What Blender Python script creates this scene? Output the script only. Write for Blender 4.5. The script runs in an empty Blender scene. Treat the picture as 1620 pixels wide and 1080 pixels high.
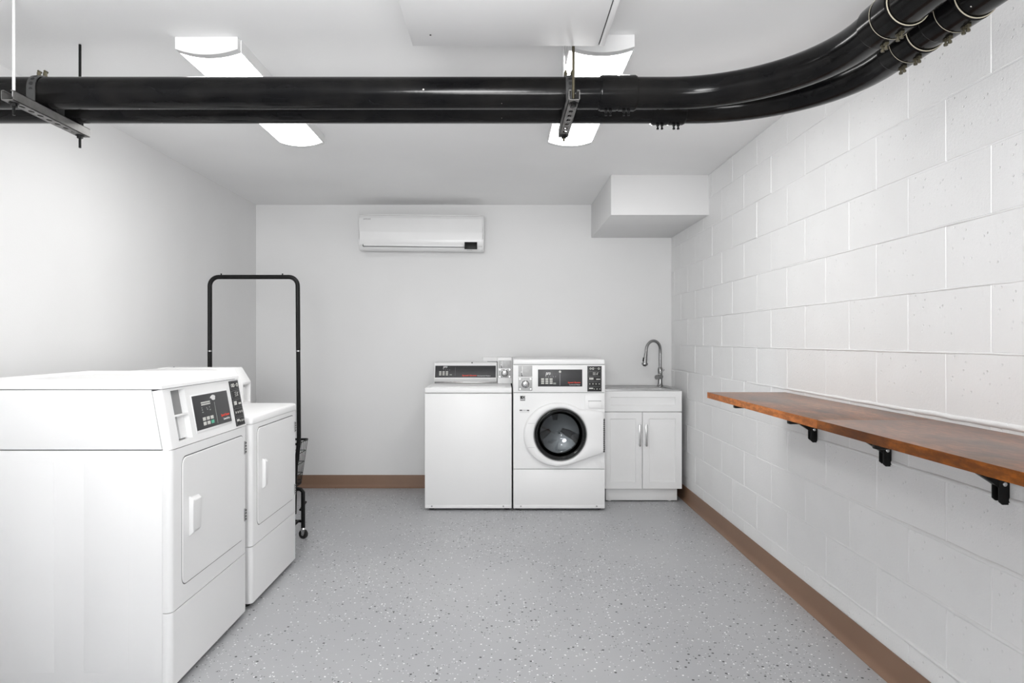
import bpy, bmesh, math, random
from mathutils import Vector, Matrix
random.seed(7)
C = bpy.context.scene
COL = C.collection
PI = math.pi

# ------------------------------------------------------------------ camera, world, light, exposure
F = 1080.0            # focal length in pixels of a 1620 px wide frame
VX, VY = 795.0, 538.0 # where the room's depth lines meet
H = 1.219             # camera height
def X(px, d): return (px - VX) * d / F
def Z(py, d): return H - (py - VY) * d / F

cam = bpy.data.cameras.new('camera'); co = bpy.data.objects.new('camera', cam); COL.objects.link(co)
co.location = (0, 0, H); co.rotation_euler = (PI / 2, 0, 0)
cam.sensor_width = 36; cam.lens = 24; cam.shift_x = (810 - VX) / 1620; cam.shift_y = -(540 - VY) / 1620
cam.clip_start = 0.05
C.camera = co

w = bpy.data.worlds.new('world'); C.world = w; w.use_nodes = True
w.node_tree.nodes['Background'].inputs[0].default_value = (0.93, 0.96, 1, 1)
w.node_tree.nodes['Background'].inputs[1].default_value = 0.6

# added frontal fill light, set outside an invented opening behind the camera
al = bpy.data.lights.new('rear_fill_light', 'AREA'); al.shape = 'RECTANGLE'; al.size = 2.6; al.size_y = 2.0
al.energy = 4; al.color = (0.97, 0.985, 1.0)
ao = bpy.data.objects.new('rear_fill_light', al); COL.objects.link(ao)
ao.location = (-0.2, -2.35, 1.1); ao.rotation_euler = (PI / 2, 0, 0)
# added unseen fill lamp, aimed up to bounce off the ceiling behind the camera
bl = bpy.data.lights.new('bounce_fill', 'AREA'); bl.shape = 'DISK'; bl.size = 1.2; bl.energy = 60; bl.color = (1, 1, 1)
bo = bpy.data.objects.new('bounce_fill', bl); COL.objects.link(bo)
bo.location = (0.1, -0.7, 0.95); bo.rotation_euler = (PI - 0.15, 0, 0)
sl = bpy.data.lights.new('far_wall_fill', 'AREA'); sl.shape = 'DISK'; sl.size = 1.0; sl.energy = 16; sl.spread = 1.3  # unseen fill lamp, added to brighten the end wall and far ceiling
so = bpy.data.objects.new('far_wall_fill', sl); COL.objects.link(so)
so.location = (-0.3, -1.3, 1.6); so.rotation_euler = (PI - 1.36, 0, 0)
LENS_STRENGTH = 12.0

C.view_settings.view_transform = 'Standard'; C.view_settings.look = 'None'
C.view_settings.gamma = 1; C.view_settings.use_curve_mapping = False
C.view_settings.exposure = 0.38

# ------------------------------------------------------------------ materials
def srgb(r, g=None, b=None):
    if g is None: g = b = r
    f = lambda c: (c / 255) / 12.92 if c / 255 <= 0.04045 else ((c / 255 + 0.055) / 1.055) ** 2.4
    return (f(r), f(g), f(b), 1)
class NT:
    def __init__(s, name):
        s.m = bpy.data.materials.new(name); s.m.use_nodes = True; s.t = s.m.node_tree
        s.b = s.t.nodes['Principled BSDF']; s.co = None
    def n(s, typ, **k):
        o = s.t.nodes.new(typ)
        for a, v in k.items(): setattr(o, a, v)
        return o
    def l(s, a, b): s.t.links.new(a, b)
    def coord(s, scale=(1, 1, 1)):
        t = s.n('ShaderNodeTexCoord'); m = s.n('ShaderNodeMapping'); m.inputs['Scale'].default_value = scale
        s.l(t.outputs['Object'], m.inputs[0]); return m.outputs[0]
    def noise(s, scale, vec=None, detail=3, rough=.5):
        o = s.n('ShaderNodeTexNoise'); o.inputs['Scale'].default_value = scale
        o.inputs['Detail'].default_value = detail; o.inputs['Roughness'].default_value = rough
        if vec is not None: s.l(vec, o.inputs['Vector'])
        return o.outputs['Fac']
    def ramp(s, fac, stops):
        o = s.n('ShaderNodeValToRGB'); e = o.color_ramp.elements
        while len(e) < len(stops): e.new(0.5)
        for i, (p, c) in enumerate(stops): e[i].position = p; e[i].color = c
        s.l(fac, o.inputs[0]); return o.outputs['Color']
    def mix(s, fac, a, b):
        o = s.n('ShaderNodeMix', data_type='RGBA')
        for v, i in ((fac, 0), (a, 6), (b, 7)):
            if hasattr(v, 'is_output') or isinstance(v, bpy.types.NodeSocket): s.l(v, o.inputs[i])
            else: o.inputs[i].default_value = v
        return o.outputs[2]
    def math(s, op, a, b=0.0, clamp=False):
        o = s.n('ShaderNodeMath', operation=op, use_clamp=clamp)
        for v, i in ((a, 0), (b, 1)):
            if isinstance(v, bpy.types.NodeSocket): s.l(v, o.inputs[i])
            else: o.inputs[i].default_value = v
        return o.outputs[0]
    def bump(s, h, strength, dist, prev=None):
        o = s.n('ShaderNodeBump'); o.inputs['Strength'].default_value = strength; o.inputs['Distance'].default_value = dist
        s.l(h, o.inputs['Height'])
        if prev is not None: s.l(prev, o.inputs['Normal'])
        return o.outputs[0]
    def setc(s, v):
        i = s.b.inputs['Base Color']
        if isinstance(v, bpy.types.NodeSocket): s.l(v, i)
        else: i.default_value = v
def simple(name, col, rough=.5, metal=0.0, spec=.5, var=0.03, vs=6.0, bump=0.0, bs=200.0, coat=0.0):
    n = NT(name); c = n.coord()
    lo = tuple(x * (1 - var) for x in col[:3]) + (1,); hi = tuple(min(1, x * (1 + var)) for x in col[:3]) + (1,)
    n.setc(n.ramp(n.noise(vs, c), [(.35, lo), (.65, hi)]))
    n.b.inputs['Roughness'].default_value = rough; n.b.inputs['Metallic'].default_value = metal
    n.b.inputs['Specular IOR Level'].default_value = spec
    n.b.inputs['Coat Weight'].default_value = coat; n.b.inputs['Coat Roughness'].default_value = .08
    if bump: n.l(n.bump(n.noise(bs, c), bump, .002), n.b.inputs['Normal'])
    return n.m
M = {}
M['wall'] = simple('grey_wall_paint', (.78, .78, .78, 1), .6, var=.015, vs=1.5, bump=.15, bs=120)
M['ceiling'] = simple('ceiling_paint', (.9, .9, .9, 1), .7, var=.02, vs=1.2, bump=.2, bs=60)
M['white'] = simple('appliance_enamel', (.87, .87, .87, 1), .4, var=.008, vs=2)
M['white_plastic'] = simple('white_plastic', (.84, .84, .84, 1), .35, var=.01)
M['ac_plastic'] = simple('air_conditioner_plastic', (.78, .78, .78, 1), .3, var=.01)
M['cab'] = simple('cabinet_paint', (.87, .87, .87, 1), .35, var=.01)
M['seam'] = simple('dark_seam', (.03, .03, .03, 1), .7)
M['shade_grey'] = simple('grey_steel_plate', (.30, .30, .30, 1), .5)
M['reveal'] = simple('shadow_gap_grey', (.10, .10, .10, 1), .6)
M['bay'] = simple('coin_bay_steel', (.26, .26, .26, 1), .5)
M['strap'] = simple('dark_steel_strap', (.05, .05, .05, 1), .35)
M['black'] = simple('black_powder_coat', (.006, .006, .006, 1), .42, spec=.2)
M['rubber'] = simple('black_rubber', (.015, .015, .015, 1), .7)
M['display'] = simple('charcoal_overlay', srgb(52, 52, 54), .4, var=.03)
M['label_dark'] = simple('black_overlay', srgb(22, 22, 22), .5)
M['key'] = simple('light_key', srgb(205, 205, 200), .5)
M['key_dim'] = simple('dim_key', srgb(150, 155, 150), .5)
M['key_green'] = simple('green_key', srgb(90, 180, 150), .5)
M['red'] = simple('red_print', srgb(235, 70, 50), .5)
M['print'] = simple('white_print', srgb(225, 225, 225), .5)
M['print_grey'] = simple('grey_print', srgb(120, 120, 122), .5)
M['steel'] = simple('brushed_steel', (.55, .55, .55, 1), .28, metal=1, var=.06, vs=20)
M['nickel'] = simple('brushed_nickel', (.32, .32, .32, 1), .25, metal=1, var=.05)
M['chrome'] = simple('chrome', (.62, .62, .62, 1), .2, metal=1)
M['coin'] = simple('coin_mech_plate', (.46, .46, .46, 1), .55, metal=.4, var=.08, vs=40)
M['baffle'] = simple('drum_baffle_steel', (.03, .03, .032, 1), .35, metal=.3)
M['drum'] = simple('drum_steel', (.20, .20, .205, 1), .32, metal=1, var=.1, vs=9)
M['zinc'] = simple('zinc_strut', (.19, .186, .18, 1), .5, metal=.4, var=.12, vs=30)
M['brass'] = simple('yellowed_zinc_bolt', (.085, .075, .048, 1), .45, metal=.6, var=.2, vs=60)
M['white_rod'] = simple('white_painted_rod', (.75, .75, .75, 1), .5)
M['ring'] = simple('pale_sealant_ring', srgb(175, 168, 150), .6)
M['vinyl'] = simple('brown_cove_base', srgb(132, 103, 83), .5, var=.04, vs=3, bump=.1, bs=30)
M['housing'] = simple('fixture_housing', (.74, .74, .74, 1), .5)

def mk_block():
    n = NT('painted_concrete_block'); c = n.coord()
    n.setc(n.ramp(n.noise(3, c), [(.3, (.83, .83, .83, 1)), (.7, (.87, .87, .87, 1))]))
    g = n.noise(90, c, 6, .7); k = n.n('ShaderNodeTexVoronoi'); k.inputs['Scale'].default_value = 38; n.l(c, k.inputs['Vector'])
    pit = n.ramp(k.outputs['Distance'], [(.0, (0, 0, 0, 1)), (.16, (1, 1, 1, 1))])
    area = n.ramp(n.noise(4.5, c, 2), [(.5, (1, 1, 1, 1)), (.62, (0, 0, 0, 1))])
    pm = n.math('MAXIMUM', pit, area)
    b1 = n.bump(g, .4, .005); b2 = n.bump(pm, .8, .004, b1)
    n.l(b2, n.b.inputs['Normal']); n.b.inputs['Roughness'].default_value = .42
    return n.m
M['block'] = mk_block()

def mk_floor():
    n = NT('grey_epoxy_floor_with_flecks'); c = n.coord()
    base = n.ramp(n.noise(1.1, c, 3), [(.3, srgb(168, 169, 172)), (.7, srgb(177, 178, 180))])
    dens = n.noise(1.6, c, 2)
    col = base
    for sc, off, thr, shade in ((70, 3.1, .965, (.9, .9, .9, 1)), (52, 7.7, .972, (.02, .02, .02, 1)), (95, 5.2, .955, (.12, .12, .12, 1)), (110, 1.3, .955, (.75, .75, .75, 1))):
        mp = n.n('ShaderNodeMapping'); mp.inputs['Location'].default_value = (off, off * 2, 0); n.l(c, mp.inputs[0])
        v = n.n('ShaderNodeTexVoronoi', voronoi_dimensions='2D'); v.inputs['Scale'].default_value = sc; n.l(mp.outputs[0], v.inputs['Vector'])
        sp = n.n('ShaderNodeSeparateColor'); n.l(v.outputs['Color'], sp.inputs[0])
        # density of the hand-thrown flecks wanders over the floor
        t = n.math('ADD', sp.outputs[0], n.math('MULTIPLY', n.math('SUBTRACT', dens, .5), .18))
        sel = n.math('GREATER_THAN', t, thr - .008)
        near = n.math('LESS_THAN', v.outputs['Distance'], .26)
        col = n.mix(n.math('MULTIPLY', sel, near), col, shade)
    n.setc(col)
    n.b.inputs['Roughness'].default_value = .38
    n.l(n.bump(n.noise(35, c, 4), .12, .003), n.b.inputs['Normal'])
    return n.m
M['floor'] = mk_floor()

def mk_pipe():
    n = NT('gloss_black_pipe_paint'); c = n.coord()
    base = n.ramp(n.noise(7, c, 4), [(.4, (.004, .004, .0045, 1)), (.7, (.010, .0095, .009, 1))])
    n.b.inputs['Specular IOR Level'].default_value = .15
    v = n.n('ShaderNodeTexVoronoi'); v.inputs['Scale'].default_value = 26; n.l(c, v.inputs['Vector'])
    sp = n.n('ShaderNodeSeparateColor'); n.l(v.outputs['Color'], sp.inputs[0])
    f = n.math('MULTIPLY', n.math('GREATER_THAN', sp.outputs[0], .93), n.math('LESS_THAN', v.outputs['Distance'], .075))
    n.setc(n.mix(f, base, (.55, .53, .5, 1)))
    n.b.inputs['Roughness'].default_value = .15
    n.l(n.bump(n.noise(14, c, 3), .2, .003), n.b.inputs['Normal'])
    return n.m
M['pipe'] = mk_pipe()

def mk_wood(name, d, m, l, seed, rough=.3):
    n = NT(name); c0 = n.coord((3.2, 1.0, 3.2))
    mp = n.n('ShaderNodeMapping'); mp.inputs['Location'].default_value = (seed, seed, seed); n.l(c0, mp.inputs[0]); c = mp.outputs[0]
    big = n.noise(2.6, c, 3, .55)
    col = n.ramp(big, [(.3, d), (.5, m), (.72, l)])
    fine = n.noise(22, c, 5, .65)
    col = n.mix(n.ramp(fine, [(.42, (.55, .55, .55, 1)), (.6, (0, 0, 0, 1))]), col, tuple(x * .45 for x in d[:3]) + (1,))
    n.setc(col); n.b.inputs['Roughness'].default_value = rough
    n.b.inputs['Specular IOR Level'].default_value = .2 if rough > .4 else .45
    n.l(n.bump(fine, .15, .002), n.b.inputs['Normal'])
    return n.m
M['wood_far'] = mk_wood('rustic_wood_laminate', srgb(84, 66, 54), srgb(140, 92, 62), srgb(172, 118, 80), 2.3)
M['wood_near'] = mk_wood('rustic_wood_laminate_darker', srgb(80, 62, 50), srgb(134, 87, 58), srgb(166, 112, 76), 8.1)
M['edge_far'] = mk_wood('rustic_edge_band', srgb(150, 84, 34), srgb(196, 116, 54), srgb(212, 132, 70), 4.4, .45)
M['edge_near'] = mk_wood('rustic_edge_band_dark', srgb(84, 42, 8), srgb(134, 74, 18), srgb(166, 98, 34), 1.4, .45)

def mk_glass():
    n = NT('door_glass'); out = n.t.nodes['Material Output']
    tr = n.n('ShaderNodeBsdfTransparent'); tr.inputs[0].default_value = (.72, .74, .75, 1)
    gl = n.n('ShaderNodeBsdfGlossy'); gl.inputs['Roughness'].default_value = .03
    fr = n.n('ShaderNodeFresnel'); fr.inputs[0].default_value = 1.5
    mx = n.n('ShaderNodeMixShader'); n.l(fr.outputs[0], mx.inputs[0]); n.l(tr.outputs[0], mx.inputs[1]); n.l(gl.outputs[0], mx.inputs[2])
    n.l(mx.outputs[0], out.inputs['Surface']); return n.m
M['glass'] = mk_glass()
def mk_lens(name='lit_diffuser', k=1.0):
    n = NT(name); n.setc((.9, .9, .9, 1))
    n.b.inputs['Emission Color'].default_value = (1, .995, .98, 1); n.b.inputs['Emission Strength'].default_value = LENS_STRENGTH * k
    return n.m
M['lens'] = mk_lens()
M['lens_dim'] = mk_lens('dim_lit_diffuser', .55)

# ------------------------------------------------------------------ mesh helpers (world coordinates)
def box(bm, x0, x1, y0, y1, z0, z1, bev=0.0, seg=2):
    r = bmesh.ops.create_cube(bm, size=1.0)
    vs = r['verts']
    for v in vs:
        v.co = Vector(((x0 + x1) / 2 + v.co.x * (x1 - x0), (y0 + y1) / 2 + v.co.y * (y1 - y0), (z0 + z1) / 2 + v.co.z * (z1 - z0)))
    if bev:
        es = {e for v in vs for e in v.link_edges}
        bmesh.ops.bevel(bm, geom=list(es), offset=bev, segments=seg, affect='EDGES', profile=.5)
    return vs
def basis(d):
    d = d.normalized(); a = Vector((0, 0, 1)) if abs(d.z) < .9 else Vector((1, 0, 0))
    u = d.cross(a).normalized(); return u, d.cross(u).normalized()
def loops(bm, ls, closed=True, cap0=False, cap1=False):
    vv = [[bm.verts.new(p) for p in l] for l in ls]
    n = len(vv[0])
    for a, b in zip(vv, vv[1:]):
        for i in range(n if closed else n - 1):
            j = (i + 1) % n
            bm.faces.new((a[i], a[j], b[j], b[i]))
    if cap0: bm.faces.new(list(reversed(vv[0])))
    if cap1: bm.faces.new(vv[-1])
def tube(bm, pts, r, seg=16, caps=True, closed=False):
    pts = [Vector(p) for p in pts]; n = len(pts)
    rs = r if isinstance(r, (list, tuple)) else [r] * n
    ls = []; u = None
    for i, p in enumerate(pts):
        if closed: t = (pts[(i + 1) % n] - pts[i - 1])
        else: t = (pts[min(i + 1, n - 1)] - pts[max(i - 1, 0)])
        t.normalize()
        if u is None: u, v = basis(t)
        else: u = (u - t * u.dot(t)).normalized()
        v = t.cross(u)
        ls.append([p + (u * math.cos(2 * PI * k / seg) + v * math.sin(2 * PI * k / seg)) * rs[i] for k in range(seg)])
    if closed: ls.append(ls[0])
    loops(bm, ls, cap0=caps and not closed, cap1=caps and not closed)
    if closed: bmesh.ops.remove_doubles(bm, verts=bm.verts[:], dist=1e-6)
def cyl(bm, p0, p1, r, seg=16, r1=None): tube(bm, [p0, p1], [r, r if r1 is None else r1], seg)
def lathe(bm, prof, o, ax, seg=48, cap0=False, cap1=False):
    o = Vector(o); ax = Vector(ax).normalized(); u, v = basis(ax)
    loops(bm, [[o + ax * h + (u * math.cos(2 * PI * k / seg) + v * math.sin(2 * PI * k / seg)) * r for k in range(seg)] for r, h in prof], cap0=cap0, cap1=cap1)
def prism(bm, pts, ax, a, b, bev=0.0, seg=2):
    """pts: outline in the two axes other than ax, extruded a..b along ax"""
    def P(p, t): return {'x': (t, p[0], p[1]), 'y': (p[0], t, p[1]), 'z': (p[0], p[1], t)}[ax]
    v0 = [bm.verts.new(P(p, a)) for p in pts]; v1 = [bm.verts.new(P(p, b)) for p in pts]
    n = len(pts); fs = [bm.faces.new(v0), bm.faces.new(list(reversed(v1)))]
    for i in range(n): fs.append(bm.faces.new((v0[i], v1[i], v1[(i + 1) % n], v0[(i + 1) % n])))
    if bev:
        es = {e for f in fs for e in f.edges}
        bmesh.ops.bevel(bm, geom=list(es), offset=bev, segments=seg, affect='EDGES', profile=.5)
def torus(bm, c, ax, R, r, seg=40, s2=8):
    u, v = basis(Vector(ax)); c = Vector(c)
    tube(bm, [c + (u * math.cos(2 * PI * k / seg) + v * math.sin(2 * PI * k / seg)) * R for k in range(seg)], r, s2, closed=True)
def B(): return bmesh.new()
def wloc(o):
    v = Vector((0, 0, 0))
    while o: v += o.location; o = o.parent
    return v
def finish(bm, name, mat, parent=None, ang=35, flat=False):
    bmesh.ops.recalc_face_normals(bm, faces=bm.faces[:])
    if parent is not None: bmesh.ops.translate(bm, verts=bm.verts[:], vec=-wloc(parent))
    me = bpy.data.meshes.new(name); bm.to_mesh(me); bm.free()
    for m in (mat if isinstance(mat, list) else [mat]): me.materials.append(m)
    if not flat:
        me.shade_smooth(); me.set_sharp_from_angle(angle=math.radians(ang))
    o = bpy.data.objects.new(name, me); COL.objects.link(o)
    if parent is not None: o.parent = parent
    return o
def tag(o, label=None, cat=None, group=None, kind=None):
    if label: o['label'] = label
    if cat: o['category'] = cat
    if group: o['group'] = group
    if kind: o['kind'] = kind
    return o
def thing(name, loc, label, cat, group=None):
    o = bpy.data.objects.new(name, None); o.empty_display_size = .1; COL.objects.link(o); o.location = loc
    return tag(o, label, cat, group)
def bpart(name, mat, parent, *a, bev=0.0, seg=2, label=None):
    bm = B(); box(bm, *a, bev=bev, seg=seg); o = finish(bm, name, mat, parent)
    if label: o['label'] = label
    return o
# a tilted panel face: origin, right, up, out
class Fr:
    def __init__(s, o, u, v):
        s.o = Vector(o); s.u = Vector(u).normalized(); s.v = Vector(v).normalized(); s.n = s.u.cross(s.v)
    def p(s, u, v, n=0): return s.o + s.u * u + s.v * v + s.n * n
def fbox(bm, f, u0, u1, v0, v1, n0, n1, bev=0.0):
    vs = box(bm, u0, u1, v0, v1, n0, n1) if not bev else None
    if vs is None:
        t = B(); box(t, u0, u1, v0, v1, n0, n1, bev); me = bpy.data.meshes.new('t'); t.to_mesh(me); t.free()
        k = len(bm.verts); bm.from_mesh(me); bpy.data.meshes.remove(me); bm.verts.ensure_lookup_table(); vs = bm.verts[k:]
    for v in vs: v.co = f.p(*v.co)
def fpart(name, mat, parent, f, *a, bev=0.0, label=None):
    bm = B(); fbox(bm, f, *a, bev=bev); o = finish(bm, name, mat, parent)
    if label: o['label'] = label
    return o
def text(name, s, mat, parent, f, u, v, h, n=.0012, width=None, align='LEFT', shear=0.0, bold=0.0):
    cu = bpy.data.curves.new('t', 'FONT'); cu.body = s; cu.size = 1; cu.shear = shear; cu.offset = bold; cu.resolution_u = 2; cu.extrude = .02
    to = bpy.data.objects.new('t', cu); COL.objects.link(to)
    bpy.context.view_layer.update()
    me = bpy.data.meshes.new_from_object(to.evaluated_get(bpy.context.evaluated_depsgraph_get()))
    bpy.data.objects.remove(to); bpy.data.curves.remove(cu)
    xs = [q.co.x for q in me.vertices]; ys = [q.co.y for q in me.vertices]
    x0, x1, y0, y1 = min(xs), max(xs), min(ys), max(ys)
    sy = h / (y1 - y0); sx = (width / (x1 - x0)) if width else sy
    W = (x1 - x0) * sx; du = {'LEFT': 0, 'CENTER': -W / 2, 'RIGHT': -W}[align]
    for q in me.vertices: q.co = f.p(u + du + (q.co.x - x0) * sx, v + (q.co.y - y0) * sy, n + q.co.z * .01) - wloc(parent)
    me.name = name; me.materials.append(mat)
    o = bpy.data.objects.new(name, me); COL.objects.link(o); o.parent = parent
    return o

# ------------------------------------------------------------------ setting
D = 5.65; XL = X(405, D); XR = 1.397; CE = 2.339; YB = -2.2
def struct(name, bm, mat, label, cat, parent=None):
    o = finish(bm, name, mat, parent)
    if parent is None: tag(o, label, cat, kind='structure')
    return o
bm = B(); box(bm, XL - .1, XR + .2, YB - .1, D + .1, -.1, 0)
struct('floor', bm, M['floor'], 'grey painted floor scattered with black and white flecks', 'floor')
bm = B(); box(bm, XL - .1, XR + .2, YB - .1, D + .1, CE, CE + .1)
struct('ceiling', bm, M['ceiling'], 'low flat painted ceiling above the pipes', 'ceiling')
bm = B(); box(bm, XL - .1, XL, YB - .1, D + .1, 0, CE)
struct('wall_left', bm, M['wall'], 'smooth light grey wall behind the dryers', 'wall')
bm = B(); box(bm, XL, XR + .1, D, D + .1, 0, CE)
struct('wall_back', bm, M['wall'], 'smooth light grey end wall with the air conditioner', 'wall')
bm = B()
box(bm, XL, -1.6, YB - .1, YB, 0, CE); box(bm, 1.2, XR + .1, YB - .1, YB, 0, CE); box(bm, -1.6, 1.2, YB - .1, YB, 2.15, CE)  # wide opening invented so the rear fill light can enter
struct('wall_front', bm, M['wall'], 'unseen wall behind the camera, with an opening added for fill light', 'wall')

# right wall of concrete blocks
RX = XR + .0025
bm = B(); box(bm, RX, XR + .1, YB, D, 0, CE)
wr = struct('wall_right', bm, M['block'], 'white painted concrete block wall carrying the wooden shelf', 'wall')
PITCH, CH, G = .4, .2, .0054
zs = [0.0] + [.18 + CH * k for k in range(11)] + [CE]
cache = {}
def block_mesh(L, h):
    k = (round(L, 4), round(h, 4))
    if k not in cache:
        ms = []
        for s in range(3):
            bm = B(); box(bm, 0, .03, 0, L, 0, h)
            for v in bm.verts:
                if v.co.x < .001: v.co.x += random.uniform(-.0008, .0008); v.co.z += random.uniform(-.001, .001); v.co.y += random.uniform(-.0012, .0012)
            es = [e for e in bm.edges if all(v.co.x < .005 for v in e.verts)]
            bmesh.ops.bevel(bm, geom=es, offset=.0015, segments=1, affect='EDGES', profile=.5)
            bmesh.ops.recalc_face_normals(bm, faces=bm.faces[:])
            me = bpy.data.meshes.new('block'); bm.to_mesh(me); bm.free(); me.materials.append(M['block'])
            me.shade_flat(); ms.append(me)
        cache[k] = ms
    return random.choice(cache[k])
for r in range(len(zs) - 1):
    z0, z1 = zs[r], zs[r + 1]
    odd = (r % 2 == 1)          # rows: r=5 is .98-1.18
    first = 5.35 if odd else 5.15
    js = [D] + [first - PITCH * k for k in range(18)]
    if not odd: js = [D, 5.55] + js[1:]
    for a, b in zip(js, js[1:]):
        if b < -1.7: break
        if r <= 4 and b < 4.0:      # thick painted mortar left in the upright joints low on the wall
            bm = B(); tube(bm, [(XR + .0030, b + random.uniform(-.001, .001), z0 + (z1 - z0) * k / 6) for k in range(7)], [.0056 * random.uniform(.85, 1.15) for k in range(7)], 8)
            finish(bm, 'mortar_joint', M['block'], wr, ang=80)
        o = bpy.data.objects.new('block', block_mesh(a - b - G, z1 - z0 - G))
        o.location = (XR + random.uniform(-.0007, .0009), b + G / 2, z0 + G / 2); COL.objects.link(o); o.parent = wr
# rounded mortar beads left proud along the lower joints
for zz, ys in ((.18, (-1.6, 3)), (.78, (-1.6, 3.4)), (.98, (-1.6, 3.9)), (.58, (-1.6, 3.2)), (.38, (-1.6, 3.0)), (1.18, (-1.6, 5.6)), (1.38, (-1.6, 5.6)), (1.58, (-1.6, 5.0))):
    bm = B(); n = int((ys[1] - ys[0]) / .08); big = zz < 1
    pts = [(XR + (.0040 if big else .0016), ys[0] + (ys[1] - ys[0]) * i / n, zz + random.uniform(-.0012, .0012)) for i in range(n + 1)]
    tube(bm, pts, [(max(.0066, .0104 - .0020 * max(0, p[1] - 1.5)) if big else .0040) * random.uniform(.85, 1.12) for p in pts], 10)
    finish(bm, 'mortar_joint', M['block'], wr, ang=80)

# cove baseboards
def cove(name, f, a, b, lab):
    prof = [(0, .105), (.004, .105), (.006, .098), (.006, .03), (.009, .016), (.016, .006), (.024, .002), (.024, 0), (0, 0)]
    bm = B(); n = 28
    ls = []
    for i in range(n + 1):
        t = a + (b - a) * i / n; wv = random.uniform(-.001, .0022)
        ls.append([f(p[0] + (wv if p[1] < .02 else 0), t, p[1]) for p in prof])
    loops(bm, ls, cap0=True, cap1=True)
    struct(name, bm, M['vinyl'], lab, 'baseboard')
cove('baseboard_back', lambda o, t, z: (t, D - .001 - o, z), XL + .03, XR - .03, 'brown cove baseboard along the end wall')
cove('baseboard_right', lambda o, t, z: (XR - .002 - o, t, z), -1.6, D - .005, 'brown cove baseboard along the block wall')
cove('baseboard_left', lambda o, t, z: (XL + .001 + o, t, z), -1.6, D - .03, 'brown cove baseboard along the wall behind the dryers')

# soffit in the back right corner
bm = B(); box(bm, .734, XR + .001, 4.62, D, 2.066, CE, bev=.003)
struct('soffit', bm, M['wall'], 'boxed-in soffit under the ceiling in the corner above the sink', 'soffit')

# ------------------------------------------------------------------ ceiling lights
def light(x0, x1, y0, y1, label, lens='lens'):
    t = thing('ceiling_light', ((x0 + x1) / 2, (y0 + y1) / 2, CE), label, 'light', 'wraparound ceiling lights')
    zb = 2.295
    bpart('housing', M['housing'], t, x0 - .002, x1 + .002, y0 + .03, y1 - .03, zb + .012, CE, bev=.003)
    for xa_, xb_ in ((x0 - .003, x0 + .0012), (x1 - .0012, x1 + .003)): bpart('side_skirt', M['housing'], t, xa_, xb_, y0 + .03, y1 - .03, zb - .001, CE)
    n = 14
    def arc(o=0): return [(x0 + (x1 - x0) * i / n, zb - o - .021 * (1 - (2 * i / n - 1) ** 2)) for i in range(n + 1)]
    for ya, yb in ((y0, y0 + .036), (y1 - .036, y1)):
        bm = B(); prism(bm, [(x0, CE - .001)] + arc(.001) + [(x1, CE - .001)], 'y', ya, yb); finish(bm, 'end_cap', M['housing'], t)
    bm = B(); prism(bm, [(x0 + .006, zb + .012)] + [(min(max(x, x0 + .004), x1 - .004), z) for x, z in arc()] + [(x1 - .006, zb + .012)], 'y', y0 + .036, y1 - .036)
    finish(bm, 'diffuser', M[lens], t)
    return t
light(-1.209, -.978, 2.52, 3.745, 'long lit ceiling light above the white dryers, crossed by the black pipes')
light(.248, .484, 2.50, 3.74, 'long lit ceiling light partly behind the white access box')
light(.248, .484, -.9, .325, 'long unseen ceiling light added behind the camera, shelf side')  # out-of-view fixture added to light the room from behind the camera

# access box on the ceiling
t = thing('access_box', (0, 1.7, CE), 'white access box hung under the ceiling in front of the pipes', 'box')
bz = 2.149; bx0, bx1, by1, by0 = -.284, .322, 2.16, 1.25
bm = B(); box(bm, bx0, bx1, by0, by1, bz + .006, CE - .001, bev=.006); finish(bm, 'housing', M['white_plastic'], t)
bpart('seam', M['seam'], t, bx0 + .01, bx1 - .004, by0 + .01, by1 - .004, bz + .0035, bz + .0065)
bpart('access_door', M['white_plastic'], t, bx0, .302, by0, by1, bz, bz + .005, bev=.0015)
bpart('frame_strip', M['white_plastic'], t, .3055, bx1, by0, by1, bz, bz + .005, bev=.0015)
bm = B(); cyl(bm, (X(681, 2.08), 2.08, bz + .002), (X(681, 2.08), 2.08, bz - .0015), .003, 10); finish(bm, 'screw', M['seam'], t)

# ------------------------------------------------------------------ black pipes
PR = .0545; PZ = 2.083
def path(x0, y, xe, R, yend, tilt=.0):
    pts = [(x0, y, PZ)]; cx, cy = xe - R, y - R
    xs = x0
    while xs + .4 < cx: xs += .4; pts.append((xs, y, PZ))
    for k in range(0, 19):
        a = PI / 2 * (1 - k / 18); pts.append((cx + R * math.cos(a), cy + R * math.sin(a), PZ))
    yy = cy
    while yy - .4 > yend: yy -= .4; pts.append((xe + tilt * (cy - yy), yy, PZ))
    pts.append((xe + tilt * (cy - yend), yend, PZ)); return pts
def run_pipe(y, xe, R, label):
    t = thing('drain_pipe', (0, y, PZ), label, 'pipe')
    bm = B(); tube(bm, path(XL + .002, y, xe, R, -2.0, TILT), PR, 40); finish(bm, 'pipe_run', M['pipe'], t, ang=60)
    return t
TILT = .03
A = run_pipe(2.39, 1.035, .46, 'front black pipe, resting on the hangers nearest the dryers')
Bp = run_pipe(2.545, 1.175, .46, 'rear black pipe, bending along the block wall')
def screws(par, p, ax):
    u = Vector(ax).normalized()
    for s in (-.008, .008):
        q = Vector(p) + u * s
        bm = B(); cyl(bm, q + Vector((0, 0, .004)), q - Vector((0, 0, .013)), .0028, 8); cyl(bm, q - Vector((0, 0, .010)), q - Vector((0, 0, .016)), .0052, 6)
        box(bm, q.x - .005, q.x + .005, q.y - .005, q.y + .005, q.z - .004, q.z + .002)
        finish(bm, 'clamp_screw', M['brass'] if abs(u.y) > .5 else M['black'], par)
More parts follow.
